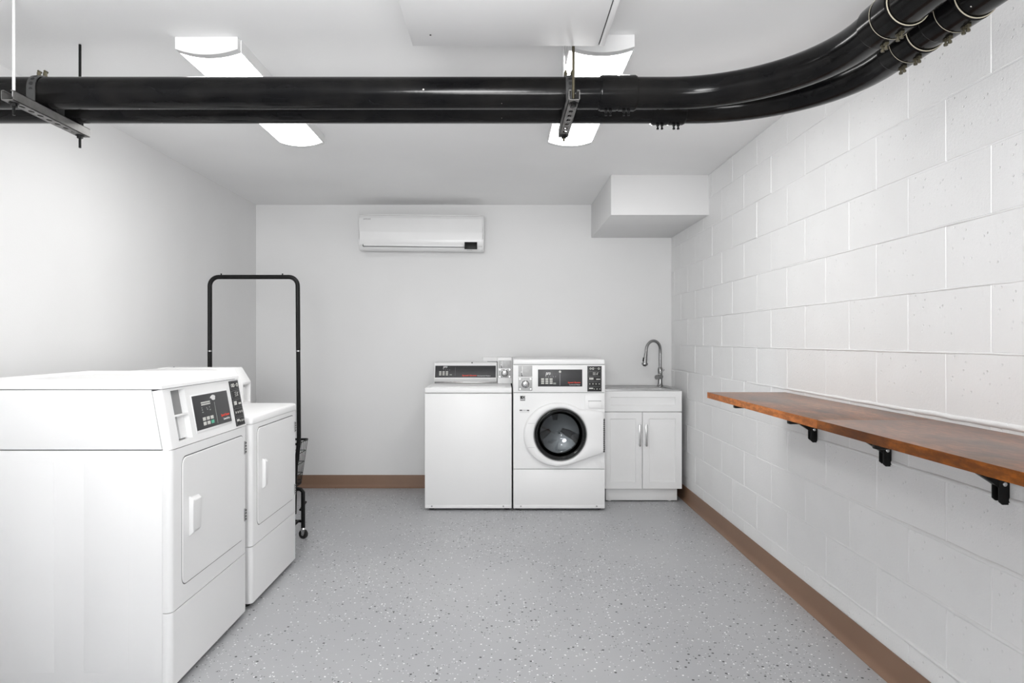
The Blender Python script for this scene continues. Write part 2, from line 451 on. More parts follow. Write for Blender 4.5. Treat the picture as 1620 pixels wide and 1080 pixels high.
def coupling(pipe, c0, c1, rings=False):
    c0, c1 = Vector(c0), Vector(c1); d = (c1 - c0).normalized(); L = (c1 - c0).length
    bm = B(); lathe(bm, [(PR - .004, 0), (PR + .003, 0), (PR + .0045, .004), (PR + .0045, L - .004), (PR + .003, L), (PR - .004, L)], c0, d, 40)
    cp = finish(bm, 'coupling', M['pipe'], pipe, ang=60)
    for a, b in ((.006, L / 2 - .004), (L / 2 + .004, L - .006)):
        bm = B(); lathe(bm, [(PR + .002, a), (PR + .0062, a), (PR + .0062, b), (PR + .002, b)], c0, d, 40); finish(bm, 'clamp_band', M['pipe'], cp)
        screws(cp, c0 + d * (a + b) / 2 - Vector((0, 0, PR + .008)) + Vector((.0, 0, 0)), d)
    if rings:
        for a in (L + .002, L * .48):
            bm = B(); torus(bm, c0 + d * a, d, PR + (.0035 if a > L else .0066), .0015 if a > L else .0006); finish(bm, 'sealant_ring', M['ring'], cp)
coupling(A, (X(947, 2.39), 2.39, PZ), (X(1006, 2.39), 2.39, PZ))
coupling(Bp, (X(1030, 2.545), 2.545, PZ), (X(1083, 2.545), 2.545, PZ))
xa = lambda y: 1.035 + TILT * (1.93 - y); xb = lambda y: 1.175 + TILT * (2.085 - y)
coupling(A, (xa(1.89), 1.89, PZ), (xa(1.75), 1.75, PZ), True)
coupling(Bp, (xb(2.045), 2.045, PZ), (xb(1.905), 1.905, PZ), True)
coupling(Bp, (xb(1.85), 1.85, PZ), (xb(1.71), 1.71, PZ), True)

# hangers
def rect_hole_plate(bm, cx, cy, z, wx, wy, rx, ry, th):
    N = 16; o = []; i_ = []
    for k in range(N):
        a = 2 * PI * (k + .5) / N - PI; ca, sa = math.cos(a), math.sin(a)
        s = min(wx / 2 / max(abs(ca), 1e-6), wy / 2 / max(abs(sa), 1e-6)); o.append((cx + ca * s, cy + sa * s)); i_.append((cx + ca * rx, cy + sa * ry))
    # exact corners
    cor = [(-1, -1), (1, -1), (1, 1), (-1, 1)]
    for k in range(N):
        a = 2 * PI * (k + .5) / N - PI
    for sx, sy in cor:
        best = min(range(N), key=lambda q: (o[q][0] - cx - sx * wx / 2) ** 2 + (o[q][1] - cy - sy * wy / 2) ** 2)
        o[best] = (cx + sx * wx / 2, cy + sy * wy / 2)
    L = lambda l, zz: [(p[0], p[1], zz) for p in l]
    loops(bm, [L(o, z), L(i_, z), L(i_, z + th), L(o, z + th), L(o, z)])
def hanger(x, y0, y1, label, ystrap, rodmat, tails=(1.955, 1.947), tailmat=None, wide=.04):
    tailmat = tailmat or M['black']
    t = thing('pipe_hanger', (x, (y0 + y1) / 2, 2.0), label, 'hanger', 'strut hangers carrying the pipes')
    z0, z1 = 1.995, 2.027; bm = B()
    n = 9; step = (y1 + .03 - (y0 - .03)) / n
    for k in range(n):
        rect_hole_plate(bm, x, y0 - .03 + step * (k + .5), z0, wide, step, .0075, .013, .002)
    for s in (-1, 1):
        xa_, xb_ = sorted((x + s * wide / 2, x + s * (wide / 2 - .002)))
        box(bm, xa_, xb_, y0 - .03, y1 + .03, z0, z1)
        xa_, xb_ = sorted((x + s * wide / 2, x + s * (wide / 2 - .009)))
        box(bm, xa_, xb_, y0 - .03, y1 + .03, z1 - .002, z1)
    finish(bm, 'strut', M['zinc'], t)
    for i, yy in enumerate((y0, y1)):
        bm = B(); r = .0048
        cyl(bm, (x, yy, CE - .001), (x, yy, z1 - .012), r, 12)
        rod = finish(bm, 'threaded_rod', rodmat[i], t)
        bm = B(); cyl(bm, (x, yy, z1), (x, yy, tails[i]), r * .95, 12); finish(bm, 'rod_tail', tailmat, rod)
        for za, zb, rr in ((z0 - .012, z0 - .003, .0105), (z0 - .003, z0 - .0005, .015), (z0 + .003, z0 + .012, .0105)):
            bm = B(); cyl(bm, (x, yy, za), (x, yy, zb), rr, 6 if rr < .012 else 20); finish(bm, 'nut' if rr < .012 else 'washer_ring', M['black'], t)
    for yp in (2.39, 2.545):
        # half-round strap over the pipe with drilled holes
        xs = x + ystrap; N = 20; R0, R1 = PR + .001, PR + .0042; wd = .015
        ring = []
        for k in range(N + 1):
            a = PI * k / N; ring.append((math.cos(a), math.sin(a)))
        out = [(yp + R1, z1)] + [(yp + c * R1, PZ + s * R1) for c, s in ring] + [(yp - R1, z1)] + [(yp - R0, z1)] + [(yp + c * R0, PZ + s * R0) for c, s in reversed(ring)] + [(yp + R0, z1)]
        bm = B(); prism(bm, out, 'x', xs - wd, xs + wd); st = finish(bm, 'strap', M['strap'], t)
        for ad in (146, 166, 186, 126, 106):
            a = math.radians(ad); c, s = math.cos(a), math.sin(a)
            bm = B(); cyl(bm, (xs, yp + c * (R1 - .001), PZ + s * (R1 - .001)), (xs, yp + c * (R1 + .0004), PZ + s * (R1 + .0004)), .0068, 14); finish(bm, 'strap_hole', M['rubber'], st)
        for s in (-1, 1):
            bm = B(); q = Vector((xs + s * .011, yp, PZ + PR + .004)); cyl(bm, q, q + Vector((0, 0, .014)), .0065, 6); cyl(bm, q + Vector((0, -.004, .018)), q + Vector((0, .012, .018)), .004, 8)
            finish(bm, 'strap_bolt', M['brass'], st)
    return t
hanger(-1.60, 2.235, 2.585, 'perforated strut hanger with a white rod, nearest the wall behind the dryers', -.012, [M['white_rod'], M['black']])
hanger(.232, 2.235, 2.585, 'perforated strut hanger below the white access box', 0.0, [M['brass'], M['white_rod']], tails=(1.985, 1.972), tailmat=M['brass'], wide=.036)

# ------------------------------------------------------------------ air conditioner
ax0, ax1, ad = X(567, 5.43), X(765, 5.43), 5.43
t = thing('air_conditioner', ((ax0 + ax1) / 2, D, 2.08), 'white wall air conditioner high on the grey end wall', 'air conditioner')
zt, zb = Z(339.5, 5.43), Z(396, 5.43)
prof = [(D - .003, zt + .0), (5.475, zt + .004), (5.447, zt - .004), (5.436, zt - .03), (5.43, zt - .14), (5.431, zt - .20), (5.438, zb + .04), (5.452, zb + .014), (5.478, zb), (5.58, zb + .012), (D - .003, zb + .03)]
bm = B(); prism(bm, [(y + .006, z) for y, z in prof], 'x', ax0 + .004, ax1 - .004, bev=.004); finish(bm, 'body', M['ac_plastic'], t)
bm = B(); prism(bm, prof[2:7] + [(5.452, zb + .04), (5.46, zt - .004)], 'x', ax0 + .001, ax1 - .001, bev=.003); finish(bm, 'front_panel', M['ac_plastic'], t)
bpart('intake_grille', M['white_plastic'], t, ax0 + .03, ax1 - .03, 5.46, 5.62, zt - .001, zt + .008, bev=.003)
for s in (0, 1):
    xx = (ax0 - .002, ax0 + .01) if s == 0 else (ax1 - .01, ax1 + .002)
    bm = B(); prism(bm, prof[:-2] + [(5.6, zb + .012), (D - .003, zb + .03)], 'x', *xx, bev=.004); finish(bm, 'end_cap', M['ac_plastic'], t)
fr = Fr((ax0, 5.4315, zb), (1, 0, 0), (0, 0, 1))
px = 5.43 / F
lv = fpart('louver', M['ac_plastic'], t, Fr((ax0, 5.436, zb), (1, 0, 0), (0, .16, 1)), .04, (733 - 567) * px, .032, .09, -.006, .0075, bev=.002)
fpart('louver_seam', M['seam'], t, Fr((ax0, 5.436, zb), (1, 0, 0), (0, .16, 1)), .034, .038, .03, .09, -.006, .0068)
fpart('louver_seam', M['print_grey'], t, Fr((ax0, 5.436, zb), (1, 0, 0), (0, .16, 1)), .038, (735 - 567) * px, .0285, .0305, -.006, .0068)
fpart('display_window', M['black'], t, Fr((ax0, 5.434, zb), (1, 0, 0), (0, .05, 1)), (735 - 567) * px, (755 - 567) * px, (396 - 393) * px, (396 - 382) * px, -.01, .007, bev=.001)
text('brand_lettering', 'SAMSUNG', M['print_grey'], t, Fr((ax0, 5.43, zb), (1, 0, 0), (0, 0, 1)), .038, (396 - 348.3) * px, .0095, n=.008, width=.06)
text('small_print', 'Windfree', M['print_grey'], t, Fr((ax0, 5.44, zb), (1, 0, 0), (0, 0, 1)), (738.5 - 567) * px, .004, .005, n=.003, width=.045)
t.rotation_euler = (0, math.radians(.55), 0)

# ------------------------------------------------------------------ control panel parts shared by the machines
def coin_plates(par, f, u0, u1, v0, v1):
    """coin slot plate above, coin vault lock plate below"""
    w_, h_ = u1 - u0, v1 - v0; vm = v0 + h_ * .53
    a = fpart('coin_slot_plate', M['coin'], par, f, u0, u1, vm + .004, v1, 0, .003, bev=.001)
    bm = B(); fbox(bm, f, u0 + w_ * .26, u0 + w_ * .31, vm + h_ * .10, v1 - h_ * .03, .0025, .005); fbox(bm, f, u0 + w_ * .17, u0 + w_ * .29, vm + h_ * .19, vm + h_ * .23, .0025, .006); finish(bm, 'coin_guide', M['print'], a)
    fpart('coin_slot', M['seam'], a, f, u0 + w_ * .22, u0 + w_ * .28, vm + h_ * .04, vm + h_ * .18, .0022, .0036)
    b = fpart('lock_plate', M['coin'], par, f, u0, u1, v0, vm - .002, 0, .0035, bev=.001)
    cu, cv = (u0 + u1) / 2, (v0 + vm) / 2
    bm = B(); R = w_ * .26
    lathe(bm, [(R * 1.15, .003), (R * 1.15, .006), (R, .007), (R * .86, .005), (R * .8, .008), (R * .55, .0105), (R * .15, .011)], f.p(cu, cv), f.n, 28, cap1=True)
    finish(bm, 'lock_barrel', M['chrome'], b)
    bm = B(); cyl(bm, f.p(cu, cv, .0095), f.p(cu, cv, .012), R * .16, 10); finish(bm, 'keyhole', M['seam'], b)
    bm = B(); torus(bm, f.p(cu, cv, .006), f.n, R * .93, .002, 28, 6); finish(bm, 'lock_ring', M['seam'], b)
    for su in (.12, .88):
        for sv in (.12, .88):
            bm = B(); cyl(bm, f.p(u0 + w_ * su, v0 + (vm - v0) * sv, .003), f.p(u0 + w_ * su, v0 + (vm - v0) * sv, .0055), w_ * .055, 8); finish(bm, 'rivet', M['chrome'], b)
def keys(par, f, u0, v1, kw, kh, gu, gv, cols, rows, green=False):
    for r in range(rows):
        for c in range(cols):
            m = M['key_green'] if (green and r == rows - 1 and c == cols - 1) else M['key']
            u = u0 + c * gu; v = v1 - r * gv
            fpart('key', m, par, f, u, u + kw, v - kh, v, .001, .0035, bev=.0006)
def strip(par, f, u0, u1, v0, v1):
    s = fpart('instruction_strip', M['label_dark'], par, f, u0, u1, v0, v1, 0, .003, bev=.001)
    w_, h_ = u1 - u0, v1 - v0; rows = 5; rh = h_ / rows
    bm = B()
    for r in range(rows):
        a = v1 - r * rh - rh * .08; b = v1 - (r + 1) * rh + rh * .08
        for q in ((u0 + w_ * .06, u1 - w_ * .06, a - .0016, a), (u0 + w_ * .06, u0 + w_ * .06 + .0012, b, a), (u1 - w_ * .06 - .0012, u1 - w_ * .06, b, a), (u0 + w_ * .06, u1 - w_ * .06, b, b + .0008)): fbox(bm, f, *q, .0028, .0038)
    finish(bm, 'frame_lines', M['print_grey'], s)
    bm = B()
    for r in range(rows):
        cv = v1 - (r + .5) * rh; k = rh * .2
        def ring(cu, rr): lathe(bm, [(rr, .0028), (rr, .004), (rr * .55, .004), (rr * .55, .0028)], f.p(cu, cv), f.n, 14)
        if r == 0: ring(u0 + w_ * .22, k); ring(u0 + w_ * .4, k * 1.1); ring(u0 + w_ * .8, k * 1.1); fbox(bm, f, u0 + w_ * .57, u0 + w_ * .62, cv - .0012, cv + .0012, .0028, .004)
        if r == 1:
            for q in range(3): fbox(bm, f, u0 + w_ * .38, u0 + w_ * .58, cv + k * (q - 1) * 1.0 - .001, cv + k * (q - 1) * 1.0 + .0014, .0028, .004)
            fbox(bm, f, u0 + w_ * .66, u0 + w_ * .70, cv - k, cv + k, .0028, .004); fbox(bm, f, u0 + w_ * .66, u0 + w_ * .8, cv + k * .7, cv + k, .0028, .004); fbox(bm, f, u0 + w_ * .62, u0 + w_ * .74, cv - k, cv - k * .7, .0028, .004)
        if r == 2:
            for q in range(3): fbox(bm, f, u0 + w_ * (.14 + .1 * q), u0 + w_ * (.22 + .1 * q), cv - k * .9, cv + k * 1.2, .0028, .004)
            fbox(bm, f, u0 + w_ * .62, u0 + w_ * .9, cv - k * .9, cv + k * .1, .0028, .004)
        if r == 3:
            for q in range(4): ring(u0 + w_ * (.17 + .22 * q), k * .62); 
        if r == 4:
            fbox(bm, f, u0 + w_ * .12, u0 + w_ * .4, cv, cv + k * 1.2, .0028, .0034); ring(u0 + w_ * .48, k * .5); ring(u0 + w_ * .68, k * .6); ring(u0 + w_ * .87, k * .5)
    finish(bm, 'pictograms', M['key'], s)
    return s
def line(par, f, u0, u1, v0, v1, m='print_grey'): fpart('divider_line', M[m], par, f, u0, u1, v0, v1, .0012, .0034)

# ------------------------------------------------------------------ top-loading washer
dF = 4.885
x0, x1 = X(672, dF), X(809.5, dF); ztop = Z(613, dF); zs_ = Z(622, dF); yr = 5.58
t = thing('washing_machine', ((x0 + x1) / 2, (dF + yr) / 2, 0), 'white top-loading washing machine against the end wall, with a low rear console', 'washing machine')
bpart('cabinet', M['white'], t, x0 + .001, x1 - .001, dF + .012, yr, .028, zs_ - .0015, bev=.004)
bpart('front_panel', M['white'], t, x0, x1, dF, dF + .03, Z(803.5, dF), zs_ - .0015, bev=.004)
bpart('toe_lip', M['white'], t, x0 + .002, x1 - .002, dF - .001, dF + .02, Z(803.8, dF), Z(798.5, dF), bev=.002)
bpart('deck', M['white'], t, x0 - .0005, x1 + .0005, dF - .004, yr, zs_ + .0015, ztop, bev=.007, seg=3)
bpart('lid', M['white'], t, x0 + .045, x1 - .045, dF + .03, 5.33, ztop - .002, ztop + .004, bev=.002)
for cx in (x0 + .05, x1 - .06):
    bm = B(); cyl(bm, (cx, dF + .002, Z(800.5, dF)), (cx, dF - .003, Z(800.5, dF)), .006, 12); finish(bm, 'screw', M['coin'], t)
for cx in (x0 + .045, x1 - .035):
    for cy in (dF + .05, yr - .06):
        bm = B(); cyl(bm, (cx, cy, .0), (cx, cy, .012), .018, 16); cyl(bm, (cx, cy, .01), (cx, cy, .032), .007, 10); finish(bm, 'foot', M['rubber'], t)
# console: housing with sloped face
cd = 5.37
cx0, cx1 = X(686.5, cd), X(786, cd)
zc0, zc1 = ztop, Z(573, 5.42)
bm = B(); prism(bm, [(yr, zc0), (cd + .03, zc0), (cd - .004, zc0 + .04), (cd + .045, zc1 - .006), (cd + .06, zc1), (yr, zc1)], 'x', cx0, cx1, bev=.004)
con = finish(bm, 'console', M['white'], t)
sl = Vector((0, .049, zc1 - .006 - zc0 - .04)).normalized()
f = Fr((cx0, cd - .004, zc0 + .04), (1, 0, 0), sl)
Lf = (zc1 - .006 - zc0 - .04)
u1_ = cx1 - cx0
dp = fpart('display_panel', M['display'], t, f, .008, u1_ - .008, .006, Lf - .012, -.002, .002, bev=.001)
hh = Lf - .018
keys(dp, f, .04, .006 + hh * .52, .0175, .0082, .0265, .0125, 3, 3)
fpart('key', M['key_dim'], dp, f, .123, .141, .006 + hh * .19, .006 + hh * .27, .001, .0035)
text('digital_readout', 'pro', M['print'], dp, f, .069, .006 + hh * .72, .024, n=.0022, width=.034, shear=.3, bold=.02)
bm = B(); [fbox(bm, f, .07 + q * .016, .078 + q * .016, .006 + hh * .61, .006 + hh * .66, .0015, .0032) for q in range(4)]; finish(bm, 'indicator_marks', M['print_grey'], dp)
line(dp, f, .1655, .1675, .006 + hh * .15, .006 + hh * .85)
text('brand_lettering', 'Speed Queen', M['red'], dp, f, .222, .006 + hh * .09, .014, n=.0022, width=.113, bold=.03)
text('small_lettering', 'Commercial Washer', M['print'], dp, f, .341, .006 + hh * .10, .009, n=.0022, width=.104)
# trim lip below the face, with a seam
bpart('console_trim', M['nickel'], t, cx0 + .004, cx1 - .004, cd + .012, cd + .03, zc0 + .001, zc0 + .012, bev=.002)
bm = B(); cyl(bm, (X(746.5, cd), cd + .045, zc1 - .004), (X(746.5, cd), cd + .041, zc1 - .001), .005, 10); finish(bm, 'lock_dot', M['seam'], t)
# coin box at the console's end
kx0, kx1 = X(787, cd), X(810, cd); kz1 = Z(565, cd)
bpart('coin_box', M['white'], t, kx0, kx1, cd - .012, yr, zc0, kz1, bev=.004)
f = Fr((kx0, cd - .0125, zc0), (1, 0, 0), (0, 0, 1)); kw = kx1 - kx0
coin_plates(t, f, kw * .06, kw * .94, .045, kz1 - zc0 - .024)

# ------------------------------------------------------------------ front-loading washer
dG = 4.885; P = dG / F
x0, x1 = X(812, dG), X(957, dG); yr = 5.58
zt = Z(568, dG); zcp = Z(577, dG); zfp = Z(621, dG); zlp = Z(742, dG); zb = Z(804, dG)
t = thing('washing_machine', ((x0 + x1) / 2, (dG + yr) / 2, 0), 'white front-loading washing machine with a round glass door, beside the sink cabinet', 'washing machine')
bm = B(); T = .004
box(bm, x0, x0 + T, dG + .015, yr, .03, zt - .01); box(bm, x1 - T, x1, dG + .015, yr, .03, zt - .01); box(bm, x0, x1, yr - T, yr, .03, zt - .01); box(bm, x0, x1, dG + .015, yr, .03, .034)
finish(bm, 'cabinet', M['white'], t)
bpart('top_panel', M['white'], t, x0 - .001, x1 + .001, dG - .004, yr, zcp + .0015, zt, bev=.01, seg=3)
bpart('control_panel', M['white'], t, x0 - .001, x1 + .001, dG - .006, dG + .04, zfp + .002, zcp - .0005, bev=.004)
for za, zc_ in ((zfp, .006), (zlp, .006), (zcp, .006)): bpart('seam', M['seam'], t, x0 + .003, x1 - .003, dG + .008, dG + .02, za - zc_, za + zc_)
# front panel with the round opening
dcx, dcz, rin = X(886, dG), Z(686.6, dG), 42.5 * P
def outline_loop(poly, N, y, off=0.0):
    """sample a star-shaped outline (x, z) by angle about the door centre, off metres inwards"""
    res = []
    for k in range(N):
        a = 2 * PI * k / N + .0131; dx, dz = math.cos(a), math.sin(a); best = None
        for (ax_, az_), (bx_, bz_) in zip(poly, poly[1:] + poly[:1]):
            ex, ez = bx_ - ax_, bz_ - az_; den = dx * ez - dz * ex
            if abs(den) < 1e-12: continue
            s = ((ax_ - dcx) * ez - (az_ - dcz) * ex) / den; q = ((ax_ - dcx) * dz - (az_ - dcz) * dx) / den
            if s > 0 and -1e-6 <= q <= 1 + 1e-6: best = s if best is None else max(best, s)
        s = best - off; res.append((dcx + dx * s, y, dcz + dz * s))
    return res
NN = 120
def circ(r, y): return [(dcx + r * math.cos(2 * PI * k / NN + .0131), y, dcz + r * math.sin(2 * PI * k / NN + .0131)) for k in range(NN)]
rect = [(x0, zlp + .0015), (x1, zlp + .0015), (x1, zfp - .001), (x0, zfp - .001)]
def snap(l, y):
    l = list(l)
    for (cx_, cz_) in rect:
        b = min(range(NN), key=lambda q: (l[q][0] - cx_) ** 2 + (l[q][2] - cz_) ** 2); l[b] = (cx_, y, cz_)
    return l
bm = B(); loops(bm, [snap(outline_loop(rect, NN, dG + .03), dG + .03), snap(outline_loop(rect, NN, dG + .003), dG + .003), snap(outline_loop(rect, NN, dG, .003), dG) and outline_loop(rect, NN, dG, .003), circ(rin, dG), circ(rin - .004, dG + .06)])
finish(bm, 'front_panel', M['white'], t)
bpart('lower_panel', M['white'], t, x0, x1, dG, dG + .03, zb, zlp - .0015, bev=.004)
bpart('toe_lip', M['white'], t, x0 + .002, x1 - .002, dG - .0012, dG + .02, zb, Z(798.5, dG), bev=.002)
for cx in (X(824, dG), X(944, dG)):
    bm = B(); cyl(bm, (cx, dG + .002, Z(800.5, dG)), (cx, dG - .003, Z(800.5, dG)), .006, 12); finish(bm, 'screw', M['coin'], t)
for cx in (x0 + .03, x1 - .04):
    for cy in (dG + .05, yr - .06):
        bm = B(); cyl(bm, (cx, cy, .0), (cx, cy, .012), .018, 16); cyl(bm, (cx, cy, .01), (cx, cy, .032), .007, 10); finish(bm, 'foot', M['rubber'], t)
# drum, gasket
bm = B(); R = rin - .012
lathe(bm, [(R, .03), (R + .02, .06), (R + .02, .40), (R * .5, .43), (.02, .43)], (dcx, dG, dcz), (0, 1, 0), 48, cap1=True)
drum = finish(bm, 'drum', M['drum'], t)
for k in range(3):
    a = PI / 2 + .05 + 2 * PI * k / 3; u = Vector((math.cos(a), 0, math.sin(a))); tv = Vector((-math.sin(a), 0, math.cos(a)))
    c = Vector((dcx, 0, dcz)); ls = []
    for yy, sc in ((dG + .07, .6), (dG + .12, 1), (dG + .36, 1), (dG + .42, .7)):
        cc = c + Vector((0, yy, 0)); ls.append([cc + u * (R + .02) + tv * .05 * sc, cc + u * (R - .045 * sc) + tv * .014, cc + u * (R - .045 * sc) - tv * .014, cc + u * (R + .02) - tv * .05 * sc])
    bm = B(); loops(bm, ls, cap0=True, cap1=True); finish(bm, 'baffle', M['baffle'], drum)
    cc = c + Vector((0, dG + .425, 0)); bm = B()
    loops(bm, [[cc + u * R + tv * .045, cc + u * .05 + tv * .016, cc + u * .05 - tv * .016, cc + u * R - tv * .045], [cc + u * R + tv * .03 - Vector((0, .02, 0)), cc + u * .055 + tv * .008 - Vector((0, .012, 0)), cc + u * .055 - tv * .008 - Vector((0, .012, 0)), cc + u * R - tv * .03 - Vector((0, .02, 0))]], cap0=True, cap1=True)
    finish(bm, 'drum_spoke', M['baffle'], drum)
bm = B(); lathe(bm, [(rin - .001, .012), (rin - .014, .02), (rin - .016, .05), (rin - .002, .055)], (dcx, dG, dcz), (0, 1, 0), 64); finish(bm, 'gasket', M['rubber'], t)
# door
op = []
for k in range(41):   # left arc, from upper right over the top, down to the bottom
    a = math.radians(52 + (272 - 52) * k / 40); op.append((X(883 + 55 * math.cos(a), dG), Z(686.7 - 50.5 * math.sin(a), dG)))
op += [(X(897, dG), Z(735.8, dG)), (X(953.5, dG), Z(715.5, dG)), (X(955.3, dG), Z(713, dG)), (X(955.3, dG), Z(652, dG)), (X(953, dG), Z(650, dG))]
ri = 42 * P
bm = B(); oc = outline_loop(op, NN, 0)
def ol(y, off): return [(p[0], y, p[2]) for p in outline_loop(op, NN, y, off)]
loops(bm, [ol(dG + .002, 0), ol(dG - .022, .001), ol(dG - .030, .005), ol(dG - .034, .013), circ(ri + .012, dG - .035), circ(ri + .004, dG - .032), circ(ri, dG - .026), circ(ri, dG + .01)])
door = finish(bm, 'door', M['white'], t, ang=50)
bm = B(); lathe(bm, [(ri - .0005, -.024), (ri - .006, -.028), (ri - .013, -.020), (ri - .016, -.008), (ri - .018, .02)], (dcx, dG, dcz), (0, 1, 0), 64); finish(bm, 'window_rim', M['nickel'], door)
bm = B(); lathe(bm, [(ri - .016, -.010), (ri - .022, -.006), (ri - .028, .012), (ri - .04, .06), (ri - .055, .072), (.03, .082), (.001, .083)], (dcx, dG, dcz), (0, 1, 0), 48)
g = finish(bm, 'window_glass', M['glass'], door, ang=70)
md = g.modifiers.new('thick', 'SOLIDIFY'); md.thickness = .004
bm = B(); lathe(bm, [(ri - .0215, -.006), (ri - .0275, -.004), (ri - .029, .006), (ri - .023, .004)], (dcx, dG, dcz), (0, 1, 0), 64); finish(bm, 'window_seal', M['rubber'], door)
fd = Fr((x0, dG, zb), (1, 0, 0), (0, 0, 1))
U = lambda p: (p - 812) * P
V = lambda q: (804 - q) * P
for q in (668.5, 706.5):
    fpart('door_seam', M['shade_grey'], door, fd, U(835), U(846), V(q) - .0005, V(q) + .0006, .034, .0352)
gr = fpart('door_grip', M['nickel'], door, fd, U(953.6), U(955.9), V(714), V(661), .005, .031)
for k in range(16):
    fpart('grip_rib', M['seam'], door, fd, U(953.4), U(956), V(714 - k * 3.3), V(712.2 - k * 3.3), .02, .0318)
# control panel face
f = Fr((x0, dG - .006, zb), (1, 0, 0), (0, 0, 1))
coin_plates(t, f, U(820), U(842), V(617.5), V(578))
dp = fpart('display_panel', M['display'], t, f, U(851), U(921), V(611), V(584.2), -.002, .002, bev=.001)
keys(dp, f, U(856), V(598.2), .0215, .0107, .0302, .0147, 3, 3)
fpart('key', M['key_dim'], dp, f, U(875), U(879.5), V(607.5), V(605), .001, .0035)
text('digital_readout', 'pro', M['print'], dp, f, U(863), V(594.5), .026, n=.0022, width=.036, shear=.3, bold=.02)
bm = B(); [fbox(bm, f, U(863 + q * 3.8), U(864.3 + q * 3.8), V(596.5), V(594.8 - .6 * (q > 2)), .0015, .0032) for q in range(5)]; finish(bm, 'indicator_marks', M['print_grey'], dp)
bm = B(); cyl(bm, f.p(U(885.7), V(587.7), 0), f.p(U(885.7), V(587.7), .006), .0085, 20); finish(bm, 'pilot_badge', M['key'], dp)
line(dp, f, U(885.1), U(886.3), V(609.5), V(590.5))
text('brand_lettering', 'Speed Queen', M['red'], dp, f, U(898.3), V(606.3), .0125, n=.0022, width=U(918) - U(898.3), bold=.03)
text('small_lettering', 'Commercial Washer', M['print'], dp, f, U(900.3), V(609), .008, n=.0022, width=U(918) - U(900.3))
strip(t, f, U(929), U(951.5), V(619), V(578.8))
# stickers and dispenser handle
fp = Fr((x0, dG, zb), (1, 0, 0), (0, 0, 1))
st = fpart('efficiency_sticker', M['label_dark'], t, fp, U(823), U(830.8), V(633.5), V(626), 0, .0008)
fpart('sticker_print', M['print'], st, fp, U(823.4), U(830.4), V(632.2), V(630.9), .0006, .0012)
bm = B(); lathe(bm, [(.009, .0008), (.009, .0013), (.007, .0013), (.007, .0008)], fp.p(U(828.6), V(628.3)), fp.n, 20); finish(bm, 'sticker_star', M['print'], st)
st = fpart('maker_sticker', M['print'], t, fp, U(822), U(837.3), V(653), V(647.5), 0, .0006)
fpart('sticker_print', M['label_dark'], st, fp, U(822), U(826), V(649.6), V(648), .0004, .001)
fpart('sticker_print', M['label_dark'], st, fp, U(833.5), U(837.3), V(649.8), V(648.2), .0004, .001)
text('sticker_lettering', 'COMMERCIAL', M['print_grey'], st, fp, U(826.6), V(649.6), .006, n=.0008, width=U(833) - U(826.6))
dr = fpart('dispenser_drawer', M['white'], t, fp, U(925.5), U(956), V(646.5), V(624.8), -.004, .004, bev=.0025)
bm = B()
N = 12
def cup(k): return
fbox(bm, fp, U(930.5), U(950.5), V(645), V(634.2), .003, .016, bev=.005); finish(bm, 'drawer_pull', M['white'], dr)
fpart('pull_recess', M['shade_grey'], dr, fp, U(930.5), U(950.8), V(634.6), V(633.5), .003, .0055)

# white utility box on the wall behind the washers
ub0, ub1 = X(764, 5.6), X(812.5, 5.6)
t = thing('supply_box', ((ub0 + ub1) / 2, D, 1.02), 'small white water supply box on the end wall behind the washers', 'box')
bpart('housing', M['white_plastic'], t, ub0, ub1, 5.615, D - .002, Z(598, 5.6), Z(564.6, 5.6), bev=.005)
bpart('opening', M['seam'], t, ub0 + .035, ub1 - .002, 5.612, 5.63, Z(596, 5.6), Z(571.5, 5.6))
bm = B(); cyl(bm, (X(809.5, 5.59), 5.602, .15), (X(809.5, 5.59), 5.602, Z(572, 5.59)), .008, 10); finish(bm, 'hose', M['rubber'], t)

# ------------------------------------------------------------------ sink cabinet, sink, faucet
dS = 5.13; S = dS / F
x0, x1 = X(955.5, dS), X(1079, dS); yr = 5.62
t = thing('sink_cabinet', ((x0 + x1) / 2, 5.37, 0), 'white two-door sink cabinet in the corner by the block wall', 'cabinet')
zt = Z(617.5, dS); zd = Z(773, dS)
bm = B(); T = .015
for q in ((x0, x0 + T, dS + .02, yr, zd, zt), (x1 - T, x1, dS + .02, yr, zd, zt), (x0, x1, yr - .005, yr, zd, zt), (x0, x1, dS + .02, yr, zd, zd + T), (x0, x1, dS + .02, dS + .03, zd, zt)): box(bm, *q)
finish(bm, 'body', M['cab'], t)
bpart('toe_kick', M['cab'], t, x0 + .02, X(1073, dS), dS + .035, yr - .02, Z(791, 5.165), zd + .001, bev=.001)
def shaker(name, px0, px1, py0, py1, ix0, ix1, iy0, iy1):
    bm = B(); a0, a1, c0, c1 = X(px0, dS), X(px1, dS), Z(py1, dS), Z(py0, dS); b0, b1, e0, e1 = X(ix0, dS), X(ix1, dS), Z(iy1, dS), Z(iy0, dS)
    R = lambda p0, p1, q0, q1, y: [(p0, y, q0), (p1, y, q0), (p1, y, q1), (p0, y, q1)]
    loops(bm, [R(a0, a1, c0, c1, dS + .0195), R(a0, a1, c0, c1, dS + .0015), R(a0 + .0015, a1 - .0015, c0 + .0015, c1 - .0015, dS), R(b0, b1, e0, e1, dS), R(b0 + .003, b1 - .003, e0 + .003, e1 - .003, dS + .008)], cap0=True, cap1=True)
    return finish(bm, name, M['cab'], t)
shaker('false_drawer_front', 955.7, 1078.8, 618.2, 650.8, 965.5, 1068.5, 628, 641)
